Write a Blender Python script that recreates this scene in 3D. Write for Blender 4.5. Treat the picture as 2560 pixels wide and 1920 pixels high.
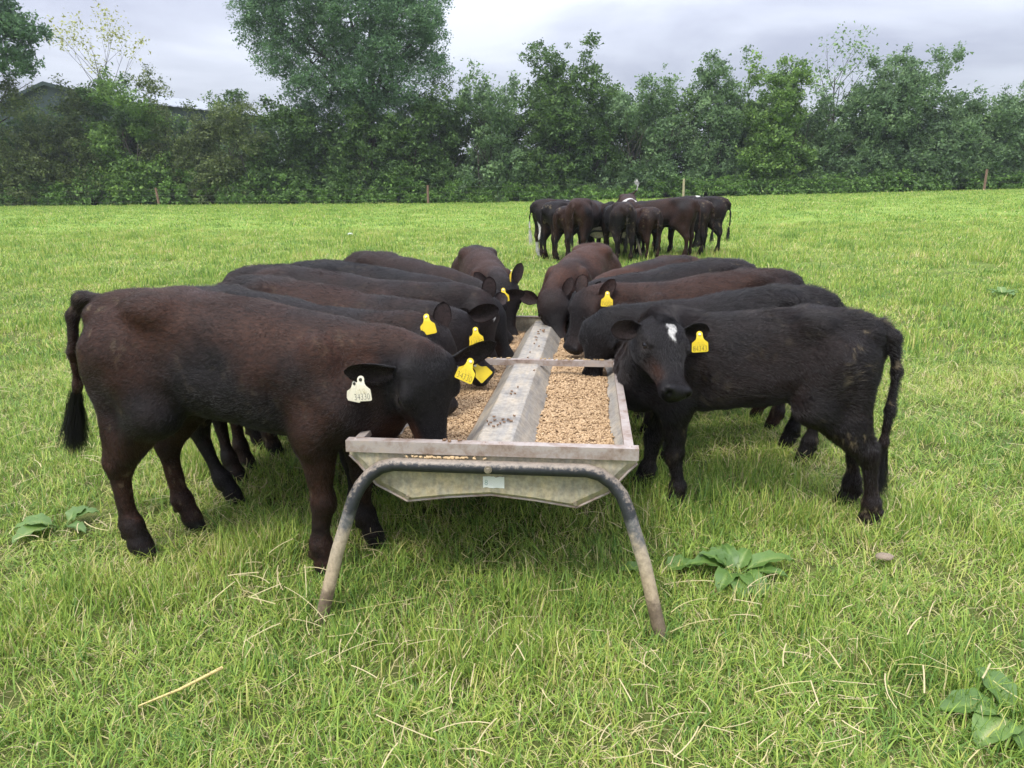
import bpy, math, random
import numpy as np
from mathutils import Vector, Matrix

random.seed(7)
RNG = np.random.default_rng(11)
for o in list(bpy.data.objects):
    bpy.data.objects.remove(o)
scene = bpy.context.scene
COL = scene.collection

# ------------------------------------------------------------------ camera, sky, sun, exposure
cam_data = bpy.data.cameras.new("camera")
cam = bpy.data.objects.new("camera", cam_data)
COL.objects.link(cam)
cam_data.sensor_width = 36.0
cam_data.lens = 26.04
cam_data.clip_start = 0.05
cam_data.clip_end = 3000
cam.location = (0, 0, 1.45)
cam.matrix_world = (Matrix.Translation((0, 0, 1.45)) @ Matrix.Rotation(math.radians(90 - 15.3), 4, 'X')
                    @ Matrix.Rotation(math.radians(-0.4), 4, 'Z'))
scene.camera = cam

SUN_EL, SUN_AZ = 58.0, 215.0            # degrees; azimuth clockwise from the view direction
world = bpy.data.worlds.new("World")
scene.world = world
world.use_nodes = True
wn, wl = world.node_tree.nodes, world.node_tree.links
wn.clear()
w_out = wn.new('ShaderNodeOutputWorld')
w_bg = wn.new('ShaderNodeBackground')
w_bg.inputs['Strength'].default_value = 0.12
w_sky = wn.new('ShaderNodeTexSky')
w_sky.sky_type = 'NISHITA'
w_sky.sun_disc = False
w_sky.sun_elevation = math.radians(SUN_EL)
w_sky.sun_rotation = math.radians(SUN_AZ)
w_tc = wn.new('ShaderNodeTexCoord')
w_sep = wn.new('ShaderNodeSeparateXYZ')
wl.new(w_tc.outputs['Generated'], w_sep.inputs[0])
# project the direction on to a cloud layer: (x, y) / (z + k)
w_add = wn.new('ShaderNodeMath'); w_add.operation = 'ADD'; w_add.inputs[1].default_value = 0.16
w_abs = wn.new('ShaderNodeMath'); w_abs.operation = 'MAXIMUM'; w_abs.inputs[1].default_value = 0.0
wl.new(w_sep.outputs['Z'], w_abs.inputs[0]); wl.new(w_abs.outputs[0], w_add.inputs[0])
w_dx = wn.new('ShaderNodeMath'); w_dx.operation = 'DIVIDE'
w_dy = wn.new('ShaderNodeMath'); w_dy.operation = 'DIVIDE'
wl.new(w_sep.outputs['X'], w_dx.inputs[0]); wl.new(w_add.outputs[0], w_dx.inputs[1])
wl.new(w_sep.outputs['Y'], w_dy.inputs[0]); wl.new(w_add.outputs[0], w_dy.inputs[1])
w_cmb = wn.new('ShaderNodeCombineXYZ')
wl.new(w_dx.outputs[0], w_cmb.inputs['X']); wl.new(w_dy.outputs[0], w_cmb.inputs['Y'])
w_noise = wn.new('ShaderNodeTexNoise')
w_noise.inputs['Scale'].default_value = 1.15
w_noise.inputs['Detail'].default_value = 6.0
w_noise.inputs['Roughness'].default_value = 0.5
w_noise.inputs['Distortion'].default_value = 0.4
w_map = wn.new('ShaderNodeMapping')
w_map.inputs['Location'].default_value = (3.1, 1.7, 0.0)
w_map.inputs['Scale'].default_value = (0.8, 0.75, 1.0)
wl.new(w_cmb.outputs[0], w_map.inputs['Vector'])
wl.new(w_map.outputs[0], w_noise.inputs['Vector'])
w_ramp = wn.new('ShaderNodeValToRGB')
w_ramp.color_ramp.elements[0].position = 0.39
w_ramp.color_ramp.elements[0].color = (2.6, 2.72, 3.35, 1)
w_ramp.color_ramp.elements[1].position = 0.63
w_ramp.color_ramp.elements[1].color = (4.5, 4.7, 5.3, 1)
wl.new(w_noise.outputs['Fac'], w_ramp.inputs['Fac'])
# overcast sky boosted towards the zenith, steeper than CIE, to add light from above
w_zenith_boost = wn.new('ShaderNodeMapRange')
w_zenith_boost.inputs['From Min'].default_value = 0.0
w_zenith_boost.inputs['From Max'].default_value = 1.0
w_zenith_boost.inputs['To Min'].default_value = 0.36
w_zenith_boost.inputs['To Max'].default_value = 2.9
wl.new(w_abs.outputs[0], w_zenith_boost.inputs['Value'])
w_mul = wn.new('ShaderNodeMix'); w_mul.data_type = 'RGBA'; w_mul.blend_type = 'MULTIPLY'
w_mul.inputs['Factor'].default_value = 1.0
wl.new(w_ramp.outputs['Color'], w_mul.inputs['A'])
wl.new(w_zenith_boost.outputs['Result'], w_mul.inputs['B'])
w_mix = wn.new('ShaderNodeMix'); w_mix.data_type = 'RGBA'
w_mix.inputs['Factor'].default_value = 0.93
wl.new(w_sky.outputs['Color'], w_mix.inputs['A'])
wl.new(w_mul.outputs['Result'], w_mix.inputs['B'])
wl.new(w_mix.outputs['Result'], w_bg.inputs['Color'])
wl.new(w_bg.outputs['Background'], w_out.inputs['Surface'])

sun_data = bpy.data.lights.new("sun", 'SUN')
sun_data.energy = 1.5
sun_data.angle = math.radians(14)
sun_data.color = (1.0, 0.96, 0.88)
sun = bpy.data.objects.new("sun", sun_data)
COL.objects.link(sun)
_az, _el = math.radians(SUN_AZ), math.radians(SUN_EL)
sd = Vector((math.sin(_az) * math.cos(_el), math.cos(_az) * math.cos(_el), math.sin(_el)))
sun.rotation_euler = (-sd).to_track_quat('-Z', 'Y').to_euler()
sun.location = sd * 60

scene.view_settings.view_transform = 'Standard'
scene.view_settings.look = 'None'
scene.view_settings.exposure = 1.2
scene.view_settings.gamma = 1.0
scene.view_settings.use_curve_mapping = False
scene.render.engine = 'CYCLES'
scene.cycles.max_bounces = 6
scene.cycles.diffuse_bounces = 3
scene.cycles.glossy_bounces = 2
scene.cycles.transparent_max_bounces = 4
scene.cycles.use_denoising = True


# ------------------------------------------------------------------ helpers
def tag(o, label=None, cat=None, group=None, kind=None):
    if label: o['label'] = label
    if cat: o['category'] = cat
    if group: o['group'] = group
    if kind: o['kind'] = kind
    return o


def empty(name, loc=(0, 0, 0), rz=0.0):
    o = bpy.data.objects.new(name, None)
    COL.objects.link(o)
    o.location = loc
    o.rotation_euler = (0, 0, rz)
    o.empty_display_size = 0.1
    return o


def mesh_np(name, verts, faces, nper=4, smooth=False):
    """verts (n,3); faces (m,nper) int array"""
    me = bpy.data.meshes.new(name)
    verts = np.asarray(verts, np.float32); faces = np.asarray(faces, np.int32)
    me.vertices.add(len(verts)); me.vertices.foreach_set('co', verts.ravel())
    m = len(faces)
    me.loops.add(m * nper); me.loops.foreach_set('vertex_index', faces.ravel())
    me.polygons.add(m)
    me.polygons.foreach_set('loop_start', np.arange(m, dtype=np.int32) * nper)
    me.polygons.foreach_set('loop_total', np.full(m, nper, np.int32))
    if smooth:
        me.polygons.foreach_set('use_smooth', np.ones(m, bool))
    me.update(calc_edges=True)
    return me


def link(name, me, mat=None, parent=None):
    o = bpy.data.objects.new(name, me)
    COL.objects.link(o)
    if mat is not None and me is not None and len(me.materials) == 0:
        me.materials.append(mat)
    if parent is not None:
        o.parent = parent
    return o


class MB:
    """collects polygons for one mesh"""
    def __init__(self):
        self.v, self.f, self.s = [], [], []

    def add(self, vs, fs, smooth=False):
        b = len(self.v)
        self.v += [tuple(v) for v in vs]
        self.f += [tuple(i + b for i in f) for f in fs]
        self.s += [smooth] * len(fs)

    def box(self, c, size, rot=None):
        hx, hy, hz = size[0] / 2, size[1] / 2, size[2] / 2
        vs = [Vector((x, y, z)) for x in (-hx, hx) for y in (-hy, hy) for z in (-hz, hz)]
        if rot is not None: vs = [rot @ v for v in vs]
        c = Vector(c)
        self.add([v + c for v in vs], [(0, 1, 3, 2), (4, 6, 7, 5), (0, 4, 5, 1), (2, 3, 7, 6), (0, 2, 6, 4), (1, 5, 7, 3)])

    def tube(self, pts, radii, n=10, caps=True, smooth=True, flat=1.0):
        pts = [Vector(p) for p in pts]
        if not hasattr(radii, '__len__'): radii = [radii] * len(pts)
        radii = [float(r) for r in radii]; rings = []; up = None
        for i, p in enumerate(pts):
            t = (pts[min(i + 1, len(pts) - 1)] - pts[max(i - 1, 0)]).normalized()
            if up is None:
                up = Vector((0, 0, 1)) if abs(t.z) < 0.9 else Vector((0, 1, 0))
            a = t.cross(up)
            a = a.normalized() if a.length > 1e-5 else Vector((1, 0, 0))
            b = a.cross(t).normalized(); up = b
            rings.append([p + radii[i] * (math.cos(2 * math.pi * k / n) * a + flat * math.sin(2 * math.pi * k / n) * b) for k in range(n)])
        vs = [v for r in rings for v in r]
        fs = [(i * n + k, i * n + (k + 1) % n, (i + 1) * n + (k + 1) % n, (i + 1) * n + k)
              for i in range(len(pts) - 1) for k in range(n)]
        self.add(vs, fs, smooth)
        if caps:
            m = len(pts) - 1
            self.add(rings[0], [tuple(range(n))][::1])
            self.add(rings[m], [tuple(range(n))[::-1]])

    def build(self, name, mat=None, parent=None):
        me = bpy.data.meshes.new(name)
        me.from_pydata(self.v, [], self.f)
        me.polygons.foreach_set('use_smooth', self.s)
        me.update()
        return link(name, me, mat, parent)


def new_mat(name):
    m = bpy.data.materials.new(name)
    m.use_nodes = True
    nt = m.node_tree
    return m, nt.nodes, nt.links, nt.nodes['Principled BSDF']


def nnode(ns, typ, **kw):
    n = ns.new(typ)
    for k, v in kw.items():
        if k in n.inputs: n.inputs[k].default_value = v
        else: setattr(n, k, v)
    return n


def ramp(ns, stops):
    r = ns.new('ShaderNodeValToRGB')
    e = r.color_ramp.elements
    while len(e) < len(stops): e.new(0.5)
    for i, (p, c) in enumerate(stops):
        e[i].position = p; e[i].color = (*c, 1)
    return r


def vnoise(p, seed=0):
    """value noise, p (n,3) -> 0..1"""
    p = np.asarray(p, float)
    i = np.floor(p).astype(np.int64); f = p - i
    f = f * f * (3 - 2 * f)
    def h(a, b, c):
        n = (a * 374761393 + b * 668265263 + c * 2147483647 + seed * 974634777) & 0xffffffff
        n = ((n ^ (n >> 13)) * 1274126177) & 0xffffffff
        n = (n ^ (n >> 16)) & 0xffffffff
        return n / 4294967295.0
    out = 0
    for dx in (0, 1):
        for dy in (0, 1):
            for dz in (0, 1):
                w = (f[:, 0] if dx else 1 - f[:, 0]) * (f[:, 1] if dy else 1 - f[:, 1]) * (f[:, 2] if dz else 1 - f[:, 2])
                out = out + w * h(i[:, 0] + dx, i[:, 1] + dy, i[:, 2] + dz)
    return out


def fbm(p, seed=0, oct=3):
    a, s, o, q = 0.5, 0.0, 0.0, np.asarray(p, float)
    for k in range(oct):
        o = o + a * vnoise(q, seed + k); s += a; a *= 0.5; q = q * 2.03
    return o / s


def sstep(a, b, x):
    t = np.clip((np.asarray(x, float) - a) / (b - a), 0, 1)
    return t * t * (3 - 2 * t)


def ground_z(x, y):
    x = np.asarray(x, float); y = np.asarray(y, float)
    z = 0.0185 * np.maximum(x + 2, 0) * sstep(8, 45, y)
    z = z + 0.03 * (vnoise(np.stack([x * .35, y * .35, 0 * x], -1).reshape(-1, 3), 5).reshape(x.shape) - .5) * sstep(5, 12, y)
    return z


TEXT_ME = {}


def text_part(txt, size, mat, parent, x, z, y=-.0018, sx=1.0, name='tag_number'):
    """printed characters as a thin flat mesh"""
    key = (txt, size, mat.name)
    if key not in TEXT_ME:
        fc = bpy.data.curves.new(name, 'FONT')
        fc.body = txt; fc.size = size; fc.align_x = 'CENTER'; fc.align_y = 'CENTER'; fc.resolution_u = 3
        fc.offset = -.0006 if size > .02 else -.0002
        fo = bpy.data.objects.new(name, fc)
        me = bpy.data.meshes.new_from_object(fo); me.name = name
        me.materials.clear(); me.materials.append(mat); TEXT_ME[key] = me
        bpy.data.objects.remove(fo)
    o = bpy.data.objects.new(name, TEXT_ME[key]); COL.objects.link(o); o.parent = parent
    o.rotation_euler = (math.radians(90), 0, 0); o.location = (x, y, z); o.scale = (sx, 1.15, 1)
    return o


def scatter(name, protos, P, yaw, tilt, scale, pick, label, cat, parent=None, kinds=None):
    """one mass of instanced small pieces on a cloud of points"""
    coll = kinds
    if coll is None:
        coll = bpy.data.collections.new(name + '_kinds')
        for i, me in enumerate(protos):
            o = bpy.data.objects.new('%s_kind_%02d' % (name, i), me); coll.objects.link(o)
    me = bpy.data.meshes.new(name); me.vertices.add(len(P)); me.vertices.foreach_set('co', P.astype(np.float32).ravel())
    rot = np.stack([tilt[:, 0], tilt[:, 1], yaw], -1).astype(np.float32)
    a = me.attributes.new('rot', 'FLOAT_VECTOR', 'POINT'); a.data.foreach_set('vector', rot.ravel())
    a = me.attributes.new('scl', 'FLOAT_VECTOR', 'POINT'); a.data.foreach_set('vector', scale.astype(np.float32).ravel())
    a = me.attributes.new('pick', 'INT', 'POINT'); a.data.foreach_set('value', pick.astype(np.int32))
    me.update()
    o = link(name, me, None, parent); tag(o, label, cat, None, 'stuff')
    ng = bpy.data.node_groups.new(name + '_scatter', 'GeometryNodeTree')
    ng.interface.new_socket('Geometry', in_out='INPUT', socket_type='NodeSocketGeometry'); ng.interface.new_socket('Geometry', in_out='OUTPUT', socket_type='NodeSocketGeometry')
    N, Lk = ng.nodes, ng.links
    gi, go = N.new('NodeGroupInput'), N.new('NodeGroupOutput')
    ip = N.new('GeometryNodeInstanceOnPoints'); ci = N.new('GeometryNodeCollectionInfo'); ci.inputs['Collection'].default_value = coll
    ci.inputs['Separate Children'].default_value = True; ci.inputs['Reset Children'].default_value = True
    ip.inputs['Pick Instance'].default_value = True

    def na(nm, ty):
        n = N.new('GeometryNodeInputNamedAttribute'); n.data_type = ty; n.inputs['Name'].default_value = nm; return n
    r, s, k = na('rot', 'FLOAT_VECTOR'), na('scl', 'FLOAT_VECTOR'), na('pick', 'INT')
    e2r = N.new('FunctionNodeEulerToRotation'); Lk.new(r.outputs['Attribute'], e2r.inputs[0])
    Lk.new(gi.outputs[0], ip.inputs['Points']); Lk.new(ci.outputs[0], ip.inputs['Instance']); Lk.new(k.outputs['Attribute'], ip.inputs['Instance Index'])
    Lk.new(e2r.outputs[0], ip.inputs['Rotation']); Lk.new(s.outputs['Attribute'], ip.inputs['Scale']); Lk.new(ip.outputs[0], go.inputs[0])
    md = o.modifiers.new('scatter', 'NODES'); md.node_group = ng
    return o


# ------------------------------------------------------------------ field, hedge, trees, barn
field_mat, ns, ls, bs = new_mat("pasture")
tc = ns.new('ShaderNodeTexCoord')
na = nnode(ns, 'ShaderNodeTexNoise', Scale=.40, Detail=6.0, Roughness=.68)
nb = nnode(ns, 'ShaderNodeTexNoise', Scale=3.0, Detail=8.0, Roughness=.75)
mpn = nnode(ns, 'ShaderNodeMapping'); mpn.inputs['Scale'].default_value = (26, 12, 1)
nc = nnode(ns, 'ShaderNodeTexNoise', Scale=1.0, Detail=6.0, Roughness=.8)
for n in (na, nb): ls.new(tc.outputs['Object'], n.inputs['Vector'])
ls.new(tc.outputs['Object'], mpn.inputs['Vector']); ls.new(mpn.outputs[0], nc.inputs['Vector'])
ra_ = ramp(ns, [(.30, (.130, .230, .046)), (.5, (.195, .300, .058)), (.70, (.275, .350, .090))])
rb_ = ramp(ns, [(.30, (.55, .55, .5)), (.7, (1.35, 1.3, 1.3))])
rc_ = ramp(ns, [(.30, (.6, .62, .55)), (.72, (1.3, 1.28, 1.35))])
ls.new(na.outputs['Fac'], ra_.inputs['Fac']); ls.new(nb.outputs['Fac'], rb_.inputs['Fac']); ls.new(nc.outputs['Fac'], rc_.inputs['Fac'])
m1 = ns.new('ShaderNodeMix'); m1.data_type = 'RGBA'; m1.blend_type = 'MULTIPLY'; m1.inputs['Factor'].default_value = .8
m2 = ns.new('ShaderNodeMix'); m2.data_type = 'RGBA'; m2.blend_type = 'MULTIPLY'; m2.inputs['Factor'].default_value = .8
ls.new(ra_.outputs['Color'], m1.inputs['A']); ls.new(rb_.outputs['Color'], m1.inputs['B'])
ls.new(m1.outputs['Result'], m2.inputs['A']); ls.new(rc_.outputs['Color'], m2.inputs['B'])
# bare soil and thatch show between the blades close by
sx_ = ns.new('ShaderNodeSeparateXYZ'); ls.new(tc.outputs['Object'], sx_.inputs[0])
near = nnode(ns, 'ShaderNodeMapRange'); near.inputs['From Min'].default_value = 6; near.inputs['From Max'].default_value = 24
near.inputs['To Min'].default_value = .85; near.inputs['To Max'].default_value = 0; ls.new(sx_.outputs['Y'], near.inputs['Value'])
th = ramp(ns, [(.3, (.045, .05, .016)), (.55, (.10, .105, .035)), (.75, (.20, .17, .075))]); ls.new(nb.outputs['Fac'], th.inputs['Fac'])
m3 = ns.new('ShaderNodeMix'); m3.data_type = 'RGBA'; ls.new(near.outputs['Result'], m3.inputs['Factor'])
ls.new(m2.outputs['Result'], m3.inputs['A']); ls.new(th.outputs['Color'], m3.inputs['B'])
ls.new(m3.outputs['Result'], bs.inputs['Base Color']); bs.inputs['Roughness'].default_value = .9; bs.inputs['Specular IOR Level'].default_value = .1
bp = nnode(ns, 'ShaderNodeBump', Strength=.6, Distance=.05); ls.new(nc.outputs['Fac'], bp.inputs['Height']); ls.new(bp.outputs['Normal'], bs.inputs['Normal'])

gx = np.concatenate([np.linspace(-600, -60, 10)[:-1], np.linspace(-60, 75, 136), np.linspace(75, 600, 10)[1:]])
gy = np.concatenate([np.linspace(-60, 0, 7)[:-1], np.linspace(0, 30, 61), np.linspace(30, 120, 31)[1:], np.linspace(120, 900, 9)[1:]])
GX, GY = np.meshgrid(gx, gy, indexing='ij')
GZ = ground_z(np.clip(GX, -60, 75), np.clip(GY, -60, 120))
V = np.stack([GX, GY, GZ], -1).reshape(-1, 3); nyy = len(gy)
ii = np.arange((len(gx) - 1) * (nyy - 1)); a0 = (ii // (nyy - 1)) * nyy + ii % (nyy - 1)
field = link('field', mesh_np('field', V, np.stack([a0, a0 + nyy, a0 + nyy + 1, a0 + 1], -1), 4, True), field_mat)
tag(field, 'bright green grazed pasture running to the hedge', None, None, 'structure')


def leaf_material(name, stops, trans=.25, rough=.55):
    m, ns, ls, bs = new_mat(name)
    at = nnode(ns, 'ShaderNodeAttribute', attribute_name='tint')
    rp = ramp(ns, stops)
    oi = ns.new('ShaderNodeObjectInfo'); tn = nnode(ns, 'ShaderNodeMath', operation='MULTIPLY_ADD'); tn.inputs[1].default_value = .55; tn.inputs[2].default_value = -.27
    ta = nnode(ns, 'ShaderNodeMath', operation='ADD'); ls.new(oi.outputs['Random'], tn.inputs[0]); ls.new(tn.outputs[0], ta.inputs[0]); ls.new(at.outputs['Fac'], ta.inputs[1])
    ls.new(ta.outputs[0], rp.inputs['Fac']); ls.new(rp.outputs['Color'], bs.inputs['Base Color'])
    bs.inputs['Roughness'].default_value = rough; bs.inputs['Specular IOR Level'].default_value = .25
    tr = ns.new('ShaderNodeBsdfTranslucent'); mixs = ns.new('ShaderNodeMixShader'); mixs.inputs['Fac'].default_value = trans
    ls.new(rp.outputs['Color'], tr.inputs['Color'])
    ls.new(bs.outputs['BSDF'], mixs.inputs[1]); ls.new(tr.outputs['BSDF'], mixs.inputs[2])
    ls.new(mixs.outputs['Shader'], ns['Material Output'].inputs['Surface'])
    return m


LEAF = {
    'dark': leaf_material('dark_hedge_leaf', [(0, (0.044, 0.083, 0.027)), (.5, (0.091, 0.163, 0.046)), (1, (0.169, 0.274, 0.069))], .3),
    'hawthorn': leaf_material('hawthorn_leaf', [(0, (0.061, 0.087, 0.032)), (.5, (0.120, 0.159, 0.053)), (1, (0.220, 0.267, 0.083))], .3),
    'fresh': leaf_material('fresh_leaf', [(0, (0.068, 0.124, 0.030)), (.5, (0.132, 0.230, 0.053)), (1, (0.257, 0.391, 0.081))], .3),
    'ash': leaf_material('ash_leaf', [(0, (0.067, 0.133, 0.064)), (.5, (0.115, 0.213, 0.095)), (1, (0.184, 0.308, 0.127))], .38),
    'grey': leaf_material('grey_green_leaf', [(0, (0.079, 0.137, 0.064)), (.5, (0.145, 0.233, 0.102)), (1, (0.243, 0.358, 0.145))], .35),
    'dry': leaf_material('yellowing_leaf', [(0, (0.191, 0.183, 0.058)), (.5, (0.308, 0.308, 0.092)), (1, (0.412, 0.433, 0.150))], .35),
    'nettle': leaf_material('nettle_leaf', [(0, (0.065, 0.133, 0.033)), (.5, (0.118, 0.220, 0.048)), (1, (0.206, 0.350, 0.071))], .3),
}
bark_mat, ns, ls, bs = new_mat("bark")
nz = nnode(ns, 'ShaderNodeTexNoise', Scale=9.0, Detail=6.0)
rp = ramp(ns, [(.3, (.028, .023, .018)), (.7, (.075, .064, .05))]); ls.new(nz.outputs['Fac'], rp.inputs['Fac']); ls.new(rp.outputs['Color'], bs.inputs['Base Color']); bs.inputs['Roughness'].default_value = .9


def leaves_mesh(P, size, rg, tint, up=.45, aspect=.75):
    """pointed leaves, one triangle each"""
    n = len(P)
    nrm = rg.normal(0, 1, (n, 3)); nrm[:, 2] = np.abs(nrm[:, 2]) + up; nrm /= np.linalg.norm(nrm, axis=1)[:, None]
    t = rg.normal(0, 1, (n, 3)); t -= nrm * (t * nrm).sum(1)[:, None]; t /= np.linalg.norm(t, axis=1)[:, None]
    t[:, 2] -= .15
    b = np.cross(nrm, t)
    s = size * (.55 + .9 * rg.random(n))[:, None]
    V = np.stack([P - t * s * .42 + b * s * aspect * .5, P + t * s * .62 - nrm * s * .05, P - t * s * .42 - b * s * aspect * .5], 1).reshape(-1, 3)
    F = np.arange(3 * n).reshape(n, 3)
    me = mesh_np('crown', V, F, 3)
    a = me.attributes.new('tint', 'FLOAT', 'FACE'); a.data.foreach_set('value', np.clip(tint, 0, 1).astype(np.float32))
    return me


CLUMPS = {}


def leaf_kinds(kind, leaf, crad, aspect, n=46):
    """a set of leaf-clump prototypes, shared by all crowns of that leaf"""
    key = (kind, leaf, crad, aspect)
    if key not in CLUMPS:
        coll = bpy.data.collections.new('leaf_clumps_%s_%d' % (kind, len(CLUMPS)))
        for q in range(5):
            rg = np.random.default_rng(q + 50 + len(CLUMPS) * 10)
            P = rg.normal(0, .5, (n, 3)) * np.array([1, 1, .7]) * crad
            me = leaves_mesh(P, leaf, rg, rg.normal(.45, .17, n), aspect=aspect); me.materials.append(LEAF[kind])
            o = bpy.data.objects.new('leaf_clump_%s_%d' % (kind, q), me); coll.objects.link(o)
        CLUMPS[key] = coll
    return CLUMPS[key]


def clump_centres(lobes, n_clumps, rg, shell=.55):
    vol = np.array([l[3] * l[4] * l[5] for l in lobes]) ** (2 / 3); vol /= vol.sum()
    L = np.array(lobes)[rg.choice(len(lobes), n_clumps, p=vol)]
    d = rg.normal(0, 1, (n_clumps, 3)); d /= np.linalg.norm(d, axis=1)[:, None]
    r = shell + (1.06 - shell) * rg.random(n_clumps) ** .8
    c = L[:, :3] + d * L[:, 3:6] * r[:, None]
    c += d * (L[:, 3:6] * ((fbm(c * .55, 3, 2) - .5) * .55)[:, None])
    return c


def crown(root, lobes, n_clumps, rg, kind, leaf=.16, crad=.42, shell=.55, aspect=.7, name='crown', centres=None, label=None, cat=None):
    c = clump_centres(lobes, n_clumps, rg, shell) if centres is None else centres
    c = c[c[:, 2] > .05]; n = len(c)
    s = .65 + .7 * rg.random(n)
    return scatter(name, None, c, rg.uniform(0, 6.283, n), rg.normal(0, .35, (n, 2)), np.stack([s, s, s], -1), rg.integers(0, 5, n), label, cat, root, leaf_kinds(kind, leaf, crad, aspect))


def twig_tree(mb, base, height, spread, rg, levels=3, r0=.2, nb=5, lean=0.0, first=.25):
    """trunk with limbs and twigs as tapered tubes"""
    ends = []

    def grow(p, d, ln, r, lev):
        n = 5 if lev == 0 else 4
        pts = [Vector(p)]; q = Vector(p); dd = Vector(d).normalized()
        for i in range(n):
            dd = (dd + Vector((rg.normal(0, .10), rg.normal(0, .10), .05 if lev else .0))).normalized()
            q = q + dd * float(ln / n); pts.append(q.copy())
        mb.tube(pts, [r * (1 - .75 * i / n) for i in range(n + 1)], 6 if lev < 2 else 4, caps=False)
        ends.append(pts[-1])
        if lev >= levels: return
        for k in range(nb if lev == 0 else 4):
            t = first + (1 - first) * (k + rg.random()) / (nb if lev == 0 else 4)
            t = min(t, .98); i = int(t * n); f = t * n - i
            s = pts[i].lerp(pts[min(i + 1, n)], f)
            az = rg.random() * 6.283; el = .35 + .5 * rg.random()
            nd = Vector((math.cos(az) * math.cos(el) * spread, math.sin(az) * math.cos(el) * spread, math.sin(el)))
            nd = (nd + dd * .35).normalized()
            grow(s, nd, ln * (.42 + .2 * rg.random()) * (1.1 - .4 * t), r * (1 - .7 * t) * .55, lev + 1)
    grow(base, (lean, 0, 1), height, r0, 0)
    return ends


def shrub(name, label, x, y, top, half, kind, seed, group, lobes=None, leaf=.165, dens=1.0, trunk_h=.6, cat='shrub', depth=None, crad=.42, shell=.55, base=0.15, r0=.12, per=34):
    """a hedge shrub or tree: trunk and limbs inside, crown of leaf clumps"""
    rg = np.random.default_rng(seed)
    gz = float(ground_z(np.array([x]), np.array([y]))[0])
    root = empty(name, (x, y, gz)); tag(root, label, cat, group)
    H = top; dp = depth or half * .8
    if lobes is None:
        lobes = []
        nl = 9 + int(half * 2)
        for k in range(nl):
            zc = H * (.12 + .80 * (k + .5) / nl)
            w = half * (1.05 - .55 * (zc / H) ** 2.2)
            a = rg.uniform(-1, 1); rr = rg.uniform(.32, .55) * half * (1.1 - .4 * zc / H)
            lobes.append((a * (w - rr * .5), rg.uniform(-.5, .4) * dp, zc, rr, rr * .85, rr * rg.uniform(.75, 1.1)))
        for k in range(4):                                       # full skirts down to the ground
            rr = rg.uniform(.42, .6) * half
            lobes.append((rg.uniform(-.75, .75) * half, -.25 * dp + rg.uniform(-.2, .3), rr * rg.uniform(.6, 1.5), rr, rr * .8, rr * .9))
        # upright leaders poking out of the top
        for k in range(int(1 + half)):
            lobes.append((rg.uniform(-.75, .75) * half, rg.uniform(-.3, .3) * dp, H * rg.uniform(.86, 1.0), .32, .32, .75))
    area = sum(l[3] * l[5] for l in lobes)
    ncl = int(area * 19 * dens)
    crown(root, lobes, ncl, rg, kind, leaf, crad, shell)
    mb = MB()
    twig_tree(mb, (0, 0, -.1), H * trunk_h, 1.0, rg, 2, r0, 6)
    for k in range(3):
        twig_tree(mb, (rg.uniform(-.4, .4) * half, rg.uniform(-.3, .3), -.1), H * trunk_h * rg.uniform(.7, 1), 1.0, rg, 1, r0 * .6, 4)
    mb.build('trunk', bark_mat, root)
    return root


G_H = 'trees and shrubs of the field hedge'
# front row of the hedge, left to right: x, top height, half width, leaf kind, label
front = [
    (-35.01, 7.48, 3.28, 'hawthorn', 'brownish hedge shrub at the far left under the overhanging broad-leaved tree'),
    (-31.14, 6.94, 2.62, 'hawthorn', 'brown-green hawthorn leaning into the hedge, second from its left end'),
    (-28.65, 7.44, 2.30, 'dark', 'dark hedge shrub directly below the green barn gable'),
    (-26.64, 8.23, 2.79, 'fresh', 'round-topped fresh green hawthorn between the two visible pieces of barn roof'),
    (-24.51, 8.40, 1.80, 'hawthorn', 'hawthorn with long pale shoots left of the far barn roof'),
    (-22.35, 6.34, 2.46, 'hawthorn', 'low hawthorn in the dip of the hedge below the far barn roof'),
    (-19.39, 6.74, 2.62, 'hawthorn', 'hawthorn with bright young shoots left of the big ash'),
    (-16.44, 6.66, 2.62, 'dark', 'dark shrub filling the hedge under the left branches of the big ash'),
    (-13.17, 6.82, 2.79, 'dark', 'dark shrub just left of the big ash trunk'),
    (-9.91, 6.41, 2.46, 'dark', 'dark shrub in front of the big ash trunk'),
    (-6.94, 7.30, 2.62, 'dark', 'dark leafy shrub right of the big ash trunk'),
    (-4.48, 8.09, 1.97, 'dark', 'dark shrub under the right edge of the big ash crown'),
    (-1.37, 8.89, 2.46, 'grey', 'grey-green shrub with pointed shoots left of the tall central tree'),
    (3.34, 10.89, 3.45, 'dark', 'tall leafy tree at the middle of the hedge, highest right of the ash'),
    (6.11, 8.94, 2.30, 'dark', 'rounded dark shoulder shrub against the tall central tree'),
    (8.90, 7.98, 2.30, 'grey', 'grey-green thicket right of the tall central tree'),
    (11.34, 8.28, 2.13, 'grey', 'grey-green bush under the gap left of the spire'),
    (14.87, 9.61, 2.62, 'grey', 'grey-green tree with one tall spire behind the pale fence post'),
    (19.12, 8.98, 3.12, 'fresh', 'yellow-green bushy tree right of the spire'),
    (22.83, 6.65, 2.46, 'grey', 'low grey-green shrub below the sparse thin tree'),
    (28.36, 9.34, 4.10, 'grey', 'broad pale tree with ragged pointed top near the right end of the hedge'),
    (32.95, 6.69, 2.79, 'grey', 'pale shrub right of the broad ragged tree'),
    (35.89, 6.71, 2.79, 'grey', 'pale shrub at the right end of the hedge'),
    (39.80, 6.82, 2.95, 'grey', 'last pale shrub beyond the right edge of the hedge'),
]
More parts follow.
